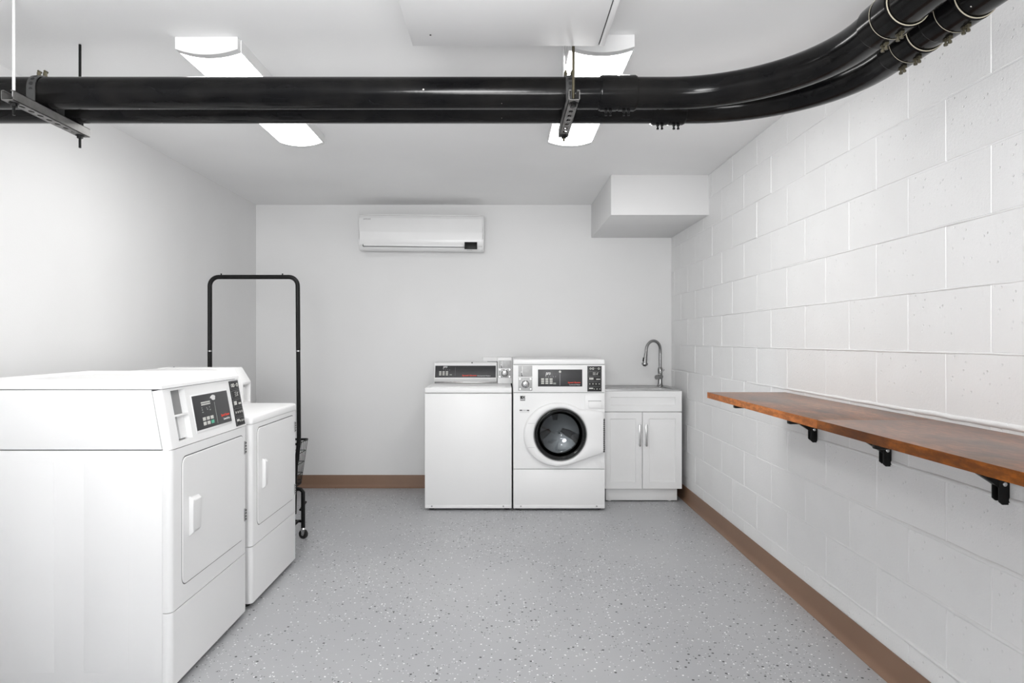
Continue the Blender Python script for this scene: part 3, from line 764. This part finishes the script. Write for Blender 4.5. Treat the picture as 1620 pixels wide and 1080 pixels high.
for a, b, c, e, hx in ((955.7, 1015.7, 965.5, 1006, 1011.4), (1016.6, 1078.8, 1027, 1068.6, 1021.6)):
    dd = shaker('door', a, b, 652, 773, c, e, 662, 762.5)
    bm = B(); hx_ = X(hx, dS)
    for q in (672.5, 703): cyl(bm, (hx_, dS + .001, Z(q, dS)), (hx_, dS - .024, Z(q, dS)), .0065, 10)
    box(bm, hx_ - .0075, hx_ + .0075, dS - .034, dS - .022, Z(705, dS), Z(670.5, dS), bev=.003)
    finish(bm, 'handle', M['chrome'], dd)
for cx in (x0 + .05, X(1062, dS)):
    for cy in (5.19, 5.56):
        bm = B(); cyl(bm, (cx, cy, 0), (cx, cy, .03), .012, 12); finish(bm, 'foot', M['white_plastic'], t)
# stainless drop-in sink
st = thing('sink', ((x0 + x1) / 2, 5.37, zt), 'stainless steel sink set into the white corner cabinet', 'sink')
bm = B()
def rr(p0, p1, q0, q1, z, r, n=5):
    out = []
    for cx, cy, a0 in ((p1 - r, q1 - r, 0), (p0 + r, q1 - r, 90), (p0 + r, q0 + r, 180), (p1 - r, q0 + r, 270)):
        for k in range(n + 1):
            a = math.radians(a0 + 90 * k / n); out.append((cx + r * math.cos(a), cy + r * math.sin(a), z))
    return out
sx0, sx1, sy0, sy1 = x0 - .002, x1 + .002, dS - .004, 5.635
zk = zt + .006
loops(bm, [rr(sx0, sx1, sy0, sy1, zt + .0005, .012), rr(sx0, sx1, sy0, sy1, zk, .012), rr(sx0 + .012, sx1 - .012, sy0 + .012, sy1 - .012, zk + .001, .02),
           rr(sx0 + .018, sx1 - .018, sy0 + .018, sy1 - .018, zk - .004, .02), rr(sx0 + .035, sx1 - .035, sy0 + .035, sy1 - .12, zk - .005, .05), rr(sx0 + .042, sx1 - .042, sy0 + .042, sy1 - .127, zk - .015, .05),
           rr(sx0 + .05, sx1 - .05, sy0 + .05, sy1 - .135, zk - .2, .06), rr(sx0 + .2, sx1 - .2, sy0 + .17, sy1 - .25, zk - .21, .03)], cap1=True)
finish(bm, 'basin', M['steel'], st, ang=50)
bm = B(); lathe(bm, [(.045, 0), (.045, .003), (.03, .003), (.025, -.001)], ((x0 + x1) / 2, 5.32, zk - .212), (0, 0, 1), 24, cap1=True); finish(bm, 'drain', M['nickel'], st)
# faucet
dK = 5.575; K = dK / F
ft = thing('faucet', (X(1044.3, dK), dK, zk), 'brushed metal gooseneck pull-down faucet behind the sink', 'faucet')
fx = X(1044.3, dK); Q = lambda px_, py_, y=dK: (X(px_, dK), y, Z(py_, dK))
bm = B(); lathe(bm, [(.026, 0), (.026, .006), (.021, .012), (.0185, .03), (.0175, .10), (.0195, .135), (.017, .15), (.0125, .155)], (fx, dK, zk - .004), (0, 0, 1), 28, cap0=True, cap1=True); finish(bm, 'base', M['nickel'], ft)
pts = [Q(1044.3, 590), Q(1044.3, 560)]
for k in range(0, 21):
    a = math.radians(180 * k / 20); pts.append(Q(1032.3 + 12 * math.cos(a), 553 - 15.2 * math.sin(a) + (k / 20) * 2.5, dK - .05 * (k / 20)))
pts += [Q(1019.6, 560, dK - .055)]
bm = B(); tube(bm, pts, .0118, 18); finish(bm, 'gooseneck', M['nickel'], ft, ang=60)
a, b = Vector(Q(1019.7, 558.5, dK - .053)), Vector(Q(1017.2, 577.5, dK - .062)); ax_ = (b - a); L = ax_.length
bm = B(); lathe(bm, [(.0125, 0), (.0135, .004), (.0165, L * .72), (.0165, L * .78), (.025, L * .80), (.025, L * .93), (.017, L)], a, ax_, 24, cap0=True, cap1=True); sh = finish(bm, 'spray_head', M['nickel'], ft)
bm = B(); cyl(bm, a + ax_ * .35 + Vector((-.017, -.004, 0)), a + ax_ * .68 + Vector((-.017, -.006, 0)), .004, 8); finish(bm, 'spray_button', M['black'], sh)
bm = B(); cyl(bm, b, b + ax_.normalized() * .005, .012, 16); finish(bm, 'nozzle', M['rubber'], sh)
bm = B(); cyl(bm, Q(1046, 595.5), Q(1037, 596, dK - .05), .0185, 24); hd = finish(bm, 'handle', M['nickel'], ft)
bm = B(); cyl(bm, Q(1038, 596, dK - .046), Q(1036.6, 596, dK - .054), .0195, 24); finish(bm, 'handle_cap', M['steel'], hd)
bm = B(); tube(bm, [Q(1040.5, 592.5, dK - .03), Q(1045, 587.5, dK - .035), Q(1049.5, 584, dK - .04)], [.004, .0042, .0048], 10); finish(bm, 'lever', M['nickel'], hd)

# ------------------------------------------------------------------ near dryer (controls on the front, facing the block wall)
XF = -1.134; XB = XF - .70
y0, y1 = 2.34, 3.024
def side_z(q): return Z(q, y0)
zt = side_z(600.5); zr = side_z(616); zc = side_z(712)
t = thing('dryer', ((XF + XB) / 2, (y0 + y1) / 2, 0), 'large white dryer nearest the camera, black control overlay on its sloping front', 'dryer')
bpart('cabinet', M['white'], t, XB, XF - .032, y0, y1, .028, zc - .0015, bev=.003)
xt = XF - .037; 
# upper cabinet side follows the console slope
bm = B(); prism(bm, [(XB, zc + .0015), (XF - .034, zc + .0015), (xt - .034, zr - .0015), (XB, zr - .0015)], 'y', y0, y1, bev=.002)
finish(bm, 'upper_cabinet', M['white'], t)
bm = B(); R = lambda a0, a1, b0, b1, z, r: rr(a0, a1, b0, b1, z, r)
rx = xt + .004
loops(bm, [rr(XB - .002, rx, y0 - .003, y1 + .003, zr + .001, .006), rr(XB - .002, rx - .002, y0 - .003, y1 + .003, zr + .012, .006), rr(XB, rx - .022, y0 - .001, y1 + .001, zt - .004, .008), rr(XB + .004, rx - .026, y0 + .003, y1 - .003, zt, .008), rr(XB + .03, rx - .045, y0 + .022, y1 - .022, zt, .012), rr(XB + .036, rx - .052, y0 + .03, y1 - .03, zt - .010, .012)], cap0=True, cap1=True)
finish(bm, 'top_panel', M['white'], t)
bpart('seam', M['seam'], t, XB + .01, XF - .05, y0 + .005, y1 - .005, zr - .006, zr + .006)
bpart('seam', M['seam'], t, XB + .01, XF - .04, y0 + .003, y1 - .005, zc - .004, zc + .004)
# front shell: lower panel, middle panel wrap round the corner
def wrap(name, za, zb_, par, bottom_cut=False):
    r = .02; pts = [(XF - .0315, y0 + .0), (XF - r, y0 - .002)]
    for k in range(7): a = math.radians(-90 + 90 * k / 6); pts.append((XF - r + r * math.cos(a), y0 - .002 + r + r * math.sin(a)))
    for k in range(7): a = math.radians(90 * k / 6); pts.append((XF - r + r * math.cos(a), y1 + .002 - r + r * math.sin(a)))
    pts += [(XF - r, y1 + .002), (XF - .0315, y1)]
    # drop near-duplicate points
    q = [pts[0]]
    for p in pts[1:]:
        if (p[0] - q[-1][0]) ** 2 + (p[1] - q[-1][1]) ** 2 > 1e-8: q.append(p)
    bm = B(); loops(bm, [[(p[0], p[1], za) for p in q], [(p[0], p[1], zb_) for p in q]], cap0=True, cap1=True)
    return finish(bm, name, M['white'], par, ang=40)
zl = .283
wrap('lower_panel', .026, zl - .002, t)
mid = wrap('front_panel', zl + .001, zc - .0015, t)
# door plate on the front panel, slightly proud with a dark reveal
dy0, dy1, dz0, dz1 = 2.414, 2.985, .352, .803
def rplate(name, mat, par, a0, a1, b0, b1, xa_, xb_, r):
    pts = rr(a0, a1, b0, b1, 0, r); bm = B()
    loops(bm, [[(xa_, p[0], p[1]) for p in pts], [(xb_ - .002, p[0], p[1]) for p in pts], [(xb_, (p[0] - (a0 + a1) / 2) * .994 + (a0 + a1) / 2, (p[1] - (b0 + b1) / 2) * .994 + (b0 + b1) / 2) for p in pts]], cap0=True, cap1=True)
    return finish(bm, name, mat, par)
rplate('door_reveal', M['reveal'], t, dy0 - .003, dy1 + .003, dz0 - .0045, dz1 + .005, XF - .004, XF + .0006, .03)
dd = rplate('door', M['white'], t, dy0, dy1, dz0, dz1, XF - .004, XF + .0035, .028)
bm = B(); hy0, hy1, hz0, hz1 = 2.459, 2.54, .515, .65
prism(bm, [(XF + .003, hz0), (XF + .014, hz0 + .012), (XF + .016, hz1 - .012), (XF + .003, hz1)], 'y', hy0 + .014, hy1, bev=.003)
prism(bm, [(XF + .003, hz0 - .004), (XF + .02, hz0 + .01), (XF + .021, hz1 - .006), (XF + .003, hz1 + .006)], 'y', hy0, hy0 + .012, bev=.003)
finish(bm, 'handle', M['white_plastic'], dd)
for q in (.72, .425): 
    bm = B(); cyl(bm, (XF + .002, 3.0, q), (XF + .002, 3.0, q + .055), .005, 10); h_ = finish(bm, 'hinge', M['shade_grey'], t)
    for k in range(4): bpart('hinge_knuckle', M['seam'], h_, XF - .001, XF + .0078, 2.996, 3.0045, q + .006 + k * .013, q + .012 + k * .013)
# stamped ribs on the side
for a, b in ((15, 85), (133, 204)):
    bm = B(); e0, e1 = X(a, y0), X(b, y0); z1_ = side_z(731); z0_ = .08
    Rr = lambda o, y: [(e0 + o, y, z0_ + o), (e1 - o, y, z0_ + o), (e1 - o, y, z1_ - o), (e0 + o, y, z1_ - o)]
    loops(bm, [Rr(0, y0 + .001), Rr(0, y0 - .0006), Rr(.004, y0 - .0022)], cap1=True); finish(bm, 'stamped_rib', M['white'], t)
# control console, sloping front with the coin bay
cv = Vector((xt - XF, 0, (zr - .002) - zc)); Lc = cv.length
f = Fr((XF, y0, zc + .001), (0, 1, 0), cv)
Wd = y1 - y0
ca0, ca1, cb0, cb1 = .062, .168, .02, Lc - .008   # opening
bm = B()
def slab(u0, u1, v0, v1): fbox(bm, f, u0, u1, v0, v1, -.030, 0)
slab(0, ca0, 0, Lc); slab(ca1, Wd, 0, Lc); slab(ca0, ca1, 0, cb0); slab(ca0, ca1, cb1, Lc)
bmesh.ops.remove_doubles(bm, verts=bm.verts[:], dist=1e-5)
es = [e for e in bm.edges if abs(e.verts[0].co.y - y0) < 1e-4 and abs(e.verts[1].co.y - y0) < 1e-4 and (e.verts[0].co - e.verts[1].co).length > .15]
es = [e for e in es if sum(v.co.x for v in e.verts) > 2 * (XF - .03)]
bmesh.ops.bevel(bm, geom=es, offset=.012, segments=4, affect='EDGES', profile=.5)
console = finish(bm, 'console', M['white'], t)
# coin bay behind the opening
cbm = cb0 + (cb1 - cb0) * .5
fpart('coin_bay_back', M['bay'], console, f, ca0 - .001, ca1 + .001, cbm, cb1 + .001, -.027, -.023)
fpart('coin_bay_back', M['bay'], console, f, ca0 - .001, ca1 + .001, cb0 - .001, cbm, -.0305, -.0285)
fpart('coin_bay_shelf', M['white'], console, f, ca0 - .001, ca1 + .001, cbm - .004, cbm + .003, -.028, -.001, bev=.001)
fpart('coin_bay_post', M['white'], console, f, ca0 + .055, ca1 - .0005, cb0 + .006, cbm, -.0285, -.020)
bm = B(); cyl(bm, f.p(ca0 + .03, cb1 - .018, -.024), f.p(ca0 + .03, cb1 - .018, -.021), .006, 14); finish(bm, 'screw', M['coin'], console)
# display
u0, u1 = 2.549 - y0, 2.872 - y0; v0, v1 = .037, .168
dp = fpart('display_panel', M['display'], t, f, u0, u1, v0, v1, -.002, .0025, bev=.001)
fpart('display_bezel', M['white_plastic'], t, f, u0 - .006, u1 + .006, v0 - .008, v1 + .004, -.003, .0015, bev=.001)
W2, H2 = u1 - u0, v1 - v0
keys(dp, f, u0 + W2 * .185, v0 + H2 * .335, W2 * .078, H2 * .10, W2 * .108, H2 * .135, 3, 2, green=True)
bm = B()
for r in range(2):
    for k in range(9): fbox(bm, f, u0 + W2 * (.205 + .028 * k), u0 + W2 * (.224 + .028 * k), v0 + H2 * (.685 + .06 * r), v0 + H2 * (.725 + .06 * r), .0015, .0038)
finish(bm, 'digital_readout', M['key'], dp)
bm = B()
for k, (uu, vv, s) in enumerate(((.20, .60, .6), (.20, .54, .9), (.20, .47, 1.4), (.33, .58, .6), (.34, .53, 1.0), (.405, .585, .7), (.41, .50, 1.2))):
    fbox(bm, f, u0 + W2 * uu, u0 + W2 * (uu + .022 * s), v0 + H2 * vv, v0 + H2 * (vv + .032), .0015, .0034)
finish(bm, 'indicator_marks', M['key_dim'], dp)
bm = B(); cx_, cy_ = u0 + W2 * .545, v0 + H2 * .86
pts = [(-.5, -.05), (-.28, .34), (.05, .5), (.3, .4), (.5, .22), (.42, -.1), (.36, -.45), (.05, -.5), (-.18, -.36), (-.3, -.08)]
vs0 = [f.p(cx_ + a * W2 * .15, cy_ + b * H2 * .16, .001) for a, b in pts]; vs1 = [f.p(cx_ + a * W2 * .15, cy_ + b * H2 * .16, .004) for a, b in pts]
loops(bm, [vs0, vs1], cap0=True, cap1=True); finish(bm, 'pilot_badge', M['print'], dp)
line(dp, f, u0 + W2 * .567, u0 + W2 * .574, v0 + H2 * .06, v0 + H2 * .72, 'key_dim')
text('brand_lettering', 'Speed Queen', M['red'], dp, f, u0 + W2 * .955, v0 + H2 * .20, .0135, n=.0026, width=W2 * .25, align='RIGHT', bold=.03)
text('small_lettering', 'Commercial Dryer', M['print'], dp, f, u0 + W2 * .955, v0 + H2 * .085, .0115, n=.0026, width=W2 * .20, align='RIGHT')
strip(t, f, 2.912 - y0, 3.008 - y0, .008, Lc - .006)
for cy in (y0 + .05, y1 - .03):
    for cx in (XF - .05, XB + .06):
        bm = B(); cyl(bm, (cx, cy, 0), (cx, cy, .01), .02, 16); cyl(bm, (cx, cy, .008), (cx, cy, .03), .008, 10); finish(bm, 'foot', M['rubber'], t)

# ------------------------------------------------------------------ second dryer (console at its rear)
y0, y1 = 3.09, 3.75; zt = Z(637, 3.75)
t = thing('dryer', ((XF + XB) / 2, (y0 + y1) / 2, 0), 'lower white dryer with a rear console, between the front dryer and the black rack', 'dryer')
bpart('cabinet', M['white'], t, XB, XF - .032, y0, y1, .028, zt - .036, bev=.003)
bm = B(); loops(bm, [rr(XB, XF + .002, y0 - .002, y1 + .002, zt - .036, .014), rr(XB, XF + .002, y0 - .002, y1 + .002, zt - .012, .014), rr(XB, XF - .003, y0 + .001, y1 - .001, zt - .003, .014), rr(XB + .004, XF - .012, y0 + .008, y1 - .008, zt, .014)], cap0=True, cap1=True)
finish(bm, 'deck', M['white'], t, ang=50)
wrap('lower_panel', .026, zl - .002, t)
wrap('front_panel', zl + .001, zt - .038, t)
dy0, dy1, dz0, dz1 = 3.155, 3.70, .363, .812
rplate('door_reveal', M['reveal'], t, dy0 - .003, dy1 + .003, dz0 - .0045, dz1 + .005, XF - .004, XF + .0006, .03)
dd = rplate('door', M['white'], t, dy0, dy1, dz0, dz1, XF - .004, XF + .0035, .028)
bm = B(); hy0, hy1, hz0, hz1 = 3.165, 3.215, .50, .645
hy0 = XF * -F / (795 - 413.5); hy1 = hy0 + .052; hz0, hz1 = Z(772, hy0), Z(725, hy0 + .04)
prism(bm, [(XF + .003, hz0), (XF + .014, hz0 + .012), (XF + .016, hz1 - .012), (XF + .003, hz1)], 'y', hy0 + .014, hy1, bev=.003)
prism(bm, [(XF + .003, hz0 - .004), (XF + .02, hz0 + .01), (XF + .021, hz1 - .006), (XF + .003, hz1 + .006)], 'y', hy0, hy0 + .012, bev=.003)
finish(bm, 'handle', M['white_plastic'], dd)
for q in (.72, .38):
    bm = B(); cyl(bm, (XF + .002, 3.722, q), (XF + .002, 3.722, q + .055), .005, 10); h_ = finish(bm, 'hinge', M['shade_grey'], t)
    for k in range(4): bpart('hinge_knuckle', M['seam'], h_, XF - .001, XF + .0078, 3.718, 3.7265, q + .006 + k * .013, q + .012 + k * .013)
# rear console and coin housing
ca = X(397, y1); cb = X(383, y1); zk1 = Z(580.5, y1); zk2 = Z(603, y1)
bm = B(); prism(bm, [(XB, zt), (ca - .055, zt), (ca - .045, zt + .035), (cb - .085, zk1 - .006), (cb - .095, zk1 - .003), (XB, zk1 - .003)], 'y', y0 + .005, y1 - .122, bev=.003)
finish(bm, 'console', M['white'], t)
fc = Fr((ca - .045, y0 + .005, zt + .035), (0, 1, 0), (cb - ca - .04, 0, zk1 - .006 - zt - .035)); Lk = Vector((cb - ca - .04, zk1 - .006 - zt - .035)).length
dp = fpart('display_panel', M['display'], t, fc, .02, .5, .02, Lk - .02, -.002, .002, bev=.001)
keys(dp, fc, .06, .02 + (Lk - .04) * .5, .0175, .0082, .0265, .0125, 3, 2)
bm = B()   # coin housing: two cheeks, back, top, open front
prof = [(XB, zt), (ca, zt), (ca, zk2), (cb, zk1), (XB, zk1)]
prism(bm, prof, 'y', y1 - .012, y1, bev=.002); prism(bm, prof, 'y', y1 - .12, y1 - .108, bev=.002)
box(bm, XB, ca - .03, y1 - .11, y1 - .01, zt, zk2 - .03)
prism(bm, [(cb, zk1), (ca, zk2), (ca, zk2 - .012), (cb - .012, zk1 - .016), (XB, zk1 - .016), (XB, zk1)], 'y', y1 - .11, y1 - .01, bev=.001)
box(bm, ca - .03, ca, y1 - .11, y1 - .01, zt, zt + .01)
finish(bm, 'coin_housing', M['white'], t)
bm = B(); cyl(bm, (X(282, y1), y1 - .05, zk1), (X(282, y1), y1 - .05, zk1 + .006), .004, 10); finish(bm, 'screw', M['coin'], t)
for cy in (y0 + .05, y1 - .03):
    for cx in (XF - .05, XB + .06):
        bm = B(); cyl(bm, (cx, cy, 0), (cx, cy, .01), .02, 16); cyl(bm, (cx, cy, .008), (cx, cy, .03), .008, 10); finish(bm, 'foot', M['rubber'], t)

# ------------------------------------------------------------------ rolling rack cart
yr_ = 4.2; k_ = yr_ / F
t = thing('rolling_rack', (X(400, yr_), yr_, 0), 'black wheeled laundry rack with a tall hanging bar, behind the dryers', 'rack')
xl, xr = X(332, yr_), X(471, yr_); ztp = Z(438, yr_); r = .0135
def bend(cx, cz, rad, a0, a1, n=8): return [(cx + rad * math.cos(math.radians(a0 + (a1 - a0) * i / n)), yr_, cz + rad * math.sin(math.radians(a0 + (a1 - a0) * i / n))) for i in range(n + 1)]
rad = .055
pts = [(xl, yr_, 1.05), (xl + .0, yr_, ztp - rad)] + bend(xl + rad, ztp - rad, rad, 180, 90)[1:] + bend(xr - rad, ztp - rad, rad, 90, 0) + [(xr + .003, yr_, Z(555, yr_))]
bm = B(); tube(bm, pts, r, 16); finish(bm, 'hanging_bar', M['black'], t, ang=60)
bm = B(); tube(bm, [(xr + .003, yr_, Z(553, yr_)), (xr + .007, yr_, Z(690, yr_)), (xr + .005, yr_ - .005, Z(708, yr_)), (xr - .012, yr_ - .01, Z(745, yr_)), (xr - .018, yr_ - .01, Z(812, yr_))], r * .95, 16); finish(bm, 'upright', M['black'], t, ang=60)
bm = B(); tube(bm, [(xl, yr_, 1.06), (xl - .003, yr_, .62), (xl + .012, yr_ - .01, .45), (xl + .018, yr_ - .01, .18)], r * .95, 16); finish(bm, 'upright', M['black'], t, ang=60)
for px_ in (350, 447):
    bm = B(); cyl(bm, (X(px_, yr_), yr_, ztp + r - .002), (X(px_, yr_), yr_, ztp + r + .008), .004, 8); finish(bm, 'bar_bolt', M['black'], t)
for xx in (xl, xr + .003):
    bm = B(); cyl(bm, (xx, yr_, Z(556, yr_)), (xx, yr_, Z(554, yr_)), r + .0008, 16); finish(bm, 'joint_ring', M['nickel'], t)
# end frames (inverted U) with casters
xe_r, xe_l = X(479.5, yr_), xl - .03
for xx, s in ((xe_r, -1), (xe_l, 1)):
    zt_ = Z(773, yr_)
    for yy in (yr_, yr_ - .38):
        pts = [(xx + s * .055, yy, zt_ - .07), (xx + s * .05, yy, zt_ - .012), (xx + s * .035, yy, zt_), (xx + s * .015, yy, zt_ - .003), (xx, yy, zt_ - .02), (xx, yy, Z(836, yr_))]
        bm = B(); tube(bm, pts, .0125, 14); finish(bm, 'leg', M['black'], t, ang=60)
        bm = B(); c = Vector((xx + .002, yy, .028)); ca_ = Vector((.35, 1, 0)).normalized(); cyl(bm, c - ca_ * .009, c + ca_ * .009, .0275, 24); torus(bm, c, ca_, .0235, .005, 24, 6)
        wv = bpy.data.objects.new('caster', None); COL.objects.link(wv); wv.parent = t; wv.location = c - wloc(t)
        finish(bm, 'wheel', M['rubber'], wv)
        bm = B(); cyl(bm, c - ca_ * .012, c + ca_ * .012, .009, 12); finish(bm, 'hub', M['steel'], wv)
        bm = B()
        for q in (-.013, .013): prism(bm, [(c.x - .006, .028), (c.x + .006, .028), (c.x + .014, .058), (c.x - .014, .058)], 'y', yy + q - .0015, yy + q + .0015)
        lathe(bm, [(.017, 0), (.019, .004), (.012, .012)], (c.x, yy, .055), (0, 0, 1), 16, cap0=True, cap1=True); finish(bm, 'fork', M['chrome'], wv)
bm = B()
zb_ = Z(824, yr_)
for yy in (yr_, yr_ - .38): cyl(bm, (xe_l, yy, zb_), (xe_r - .0, yy, zb_), .009, 12)
for xx in (xe_l + .03, xe_r - .03): cyl(bm, (xx, yr_, zb_), (xx, yr_ - .38, zb_), .009, 12)
finish(bm, 'base_frame', M['black'], t)
bm = B(); zz = Z(803, yr_)
for xx in (xe_l + .02, xe_r - .012): cyl(bm, (xx, yr_ - .02, zz - .008), (xx, yr_ + .10, zz + .012), .007, 10)
finish(bm, 'brace', M['black'], t)
# wire basket, tapering downwards
bt = [(xl - .02, yr_ + .01), (X(486.5, 4.42), 4.21), (X(486.5, 4.42), 4.42), (xl - .02, 4.42)]
zt_, zb_ = .578, Z(765, 4.28)
bb = [(xl + .03, yr_ + .02), (X(475.5, 4.28), 4.22), (X(475.5, 4.28), 4.29), (xl + .03, 4.29)]
bm = B()
tube(bm, [(p[0], p[1], zt_) for p in bt], .0075, 8, closed=True)
bk = finish(bm, 'basket_rim', M['black'], t)
bm = B()
def lerp(a, b, s): return tuple(a[i] + (b[i] - a[i]) * s for i in range(len(a)))
for s in (.25, .5, .75, .92, 1):
    ring = [(*lerp(a, b, s), zt_ + (zb_ - zt_) * s) for a, b in zip(bt, bb)]
    for i in range(4): cyl(bm, ring[i], ring[(i + 1) % 4], .0022, 6)
for i in range(4):
    j = (i + 1) % 4; n = 14 if i % 2 == 0 else 5
    for q in range(n + 1):
        a = lerp(bt[i], bt[j], q / n); b = lerp(bb[i], bb[j], q / n); cyl(bm, (*a, zt_), (*b, zb_), .0018, 6)
for q in range(15):
    a = lerp(bb[0], bb[1], q / 14); b = lerp(bb[3], bb[2], q / 14); cyl(bm, (*a, zb_), (*b, zb_), .0018, 6)
o = finish(bm, 'basket_wires', M['black'], t); o['kind'] = 'stuff'

# ------------------------------------------------------------------ wooden wall shelf
ztp, zbt = .963, .935; sx = 1.010; sb = XR - .0035
def board(ya, yb, mt, me_, label):
    t = thing('shelf_board', ((sx + sb) / 2, (ya + yb) / 2, zbt), label, 'shelf', 'wooden boards of the long wall shelf')
    bpart('board', mt, t, sx + .001, sb, ya, yb, zbt, ztp, bev=.0006)
    bpart('edge_band', me_, t, sx, sx + .0012, ya, yb, zbt, ztp - .0003)
    return t
JY = 2.193
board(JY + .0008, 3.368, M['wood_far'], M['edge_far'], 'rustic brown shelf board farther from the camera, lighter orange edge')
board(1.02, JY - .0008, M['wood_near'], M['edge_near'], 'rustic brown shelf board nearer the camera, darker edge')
for i, (yy, lab) in enumerate(((3.04, 'black folding shelf bracket closest to the sink cabinet'), (2.464, 'black folding shelf bracket in the middle of the three'), (1.893, 'black folding shelf bracket closest to the camera'))):
    t = thing('shelf_bracket', (XR, yy, .85), lab, 'bracket', 'folding brackets under the wooden shelf')
    for k, (ya, zb_) in enumerate(((yy - .016, .766), (yy + .010, .772))):
        bm = B(); pr = [(XR - .005, zbt - .001), (XR - .005, zb_ + .0), (XR - .022, zb_), (XR - .031, zb_ + .008), (XR - .031, zbt - .001)]
        prism(bm, pr, 'y', ya, ya + .005, bev=.001); finish(bm, 'wall_leg', M['black'], t)
    bpart('back_plate', M['black'], t, XR - .006, XR - .0025, yy - .016, yy + .015, .772, zbt - .001)
    bpart('arm', M['black'], t, sx + .05, XR - .006, yy - .012, yy + .011, zbt - .008, zbt - .0005, bev=.001)
    bpart('arm_tip', M['black'], t, sx + .02, sx + .07, yy - .013, yy + .012, zbt - .018, zbt - .0005, bev=.004)
    bm = B(); prism(bm, [(XR - .010, .812), (XR - .034, .818), (XR - .208, zbt - .004), (XR - .18, zbt - .001), (XR - .03, .845), (XR - .010, .845)], 'y', yy - .011, yy + .009, bev=.001); finish(bm, 'brace', M['black'], t)
    bm = B(); prism(bm, [(XR - .006, .812), (XR - .030, .812), (XR - .17, zbt - .006), (XR - .006, zbt - .006)], 'y', yy - .0135, yy - .0115); finish(bm, 'gusset', M['black'], t)
    bm = B(); lathe(bm, [(.0065, 0), (.006, .002), (.003, .0035)], (XR - .016, yy - .016, .823), (0, -1, 0), 16, cap1=True); finish(bm, 'rivet', M['chrome'], t)

for o in bpy.data.objects:
    if o.name.split('.')[0] in ('pictograms', 'frame_lines', 'indicator_marks'): o['kind'] = 'stuff'
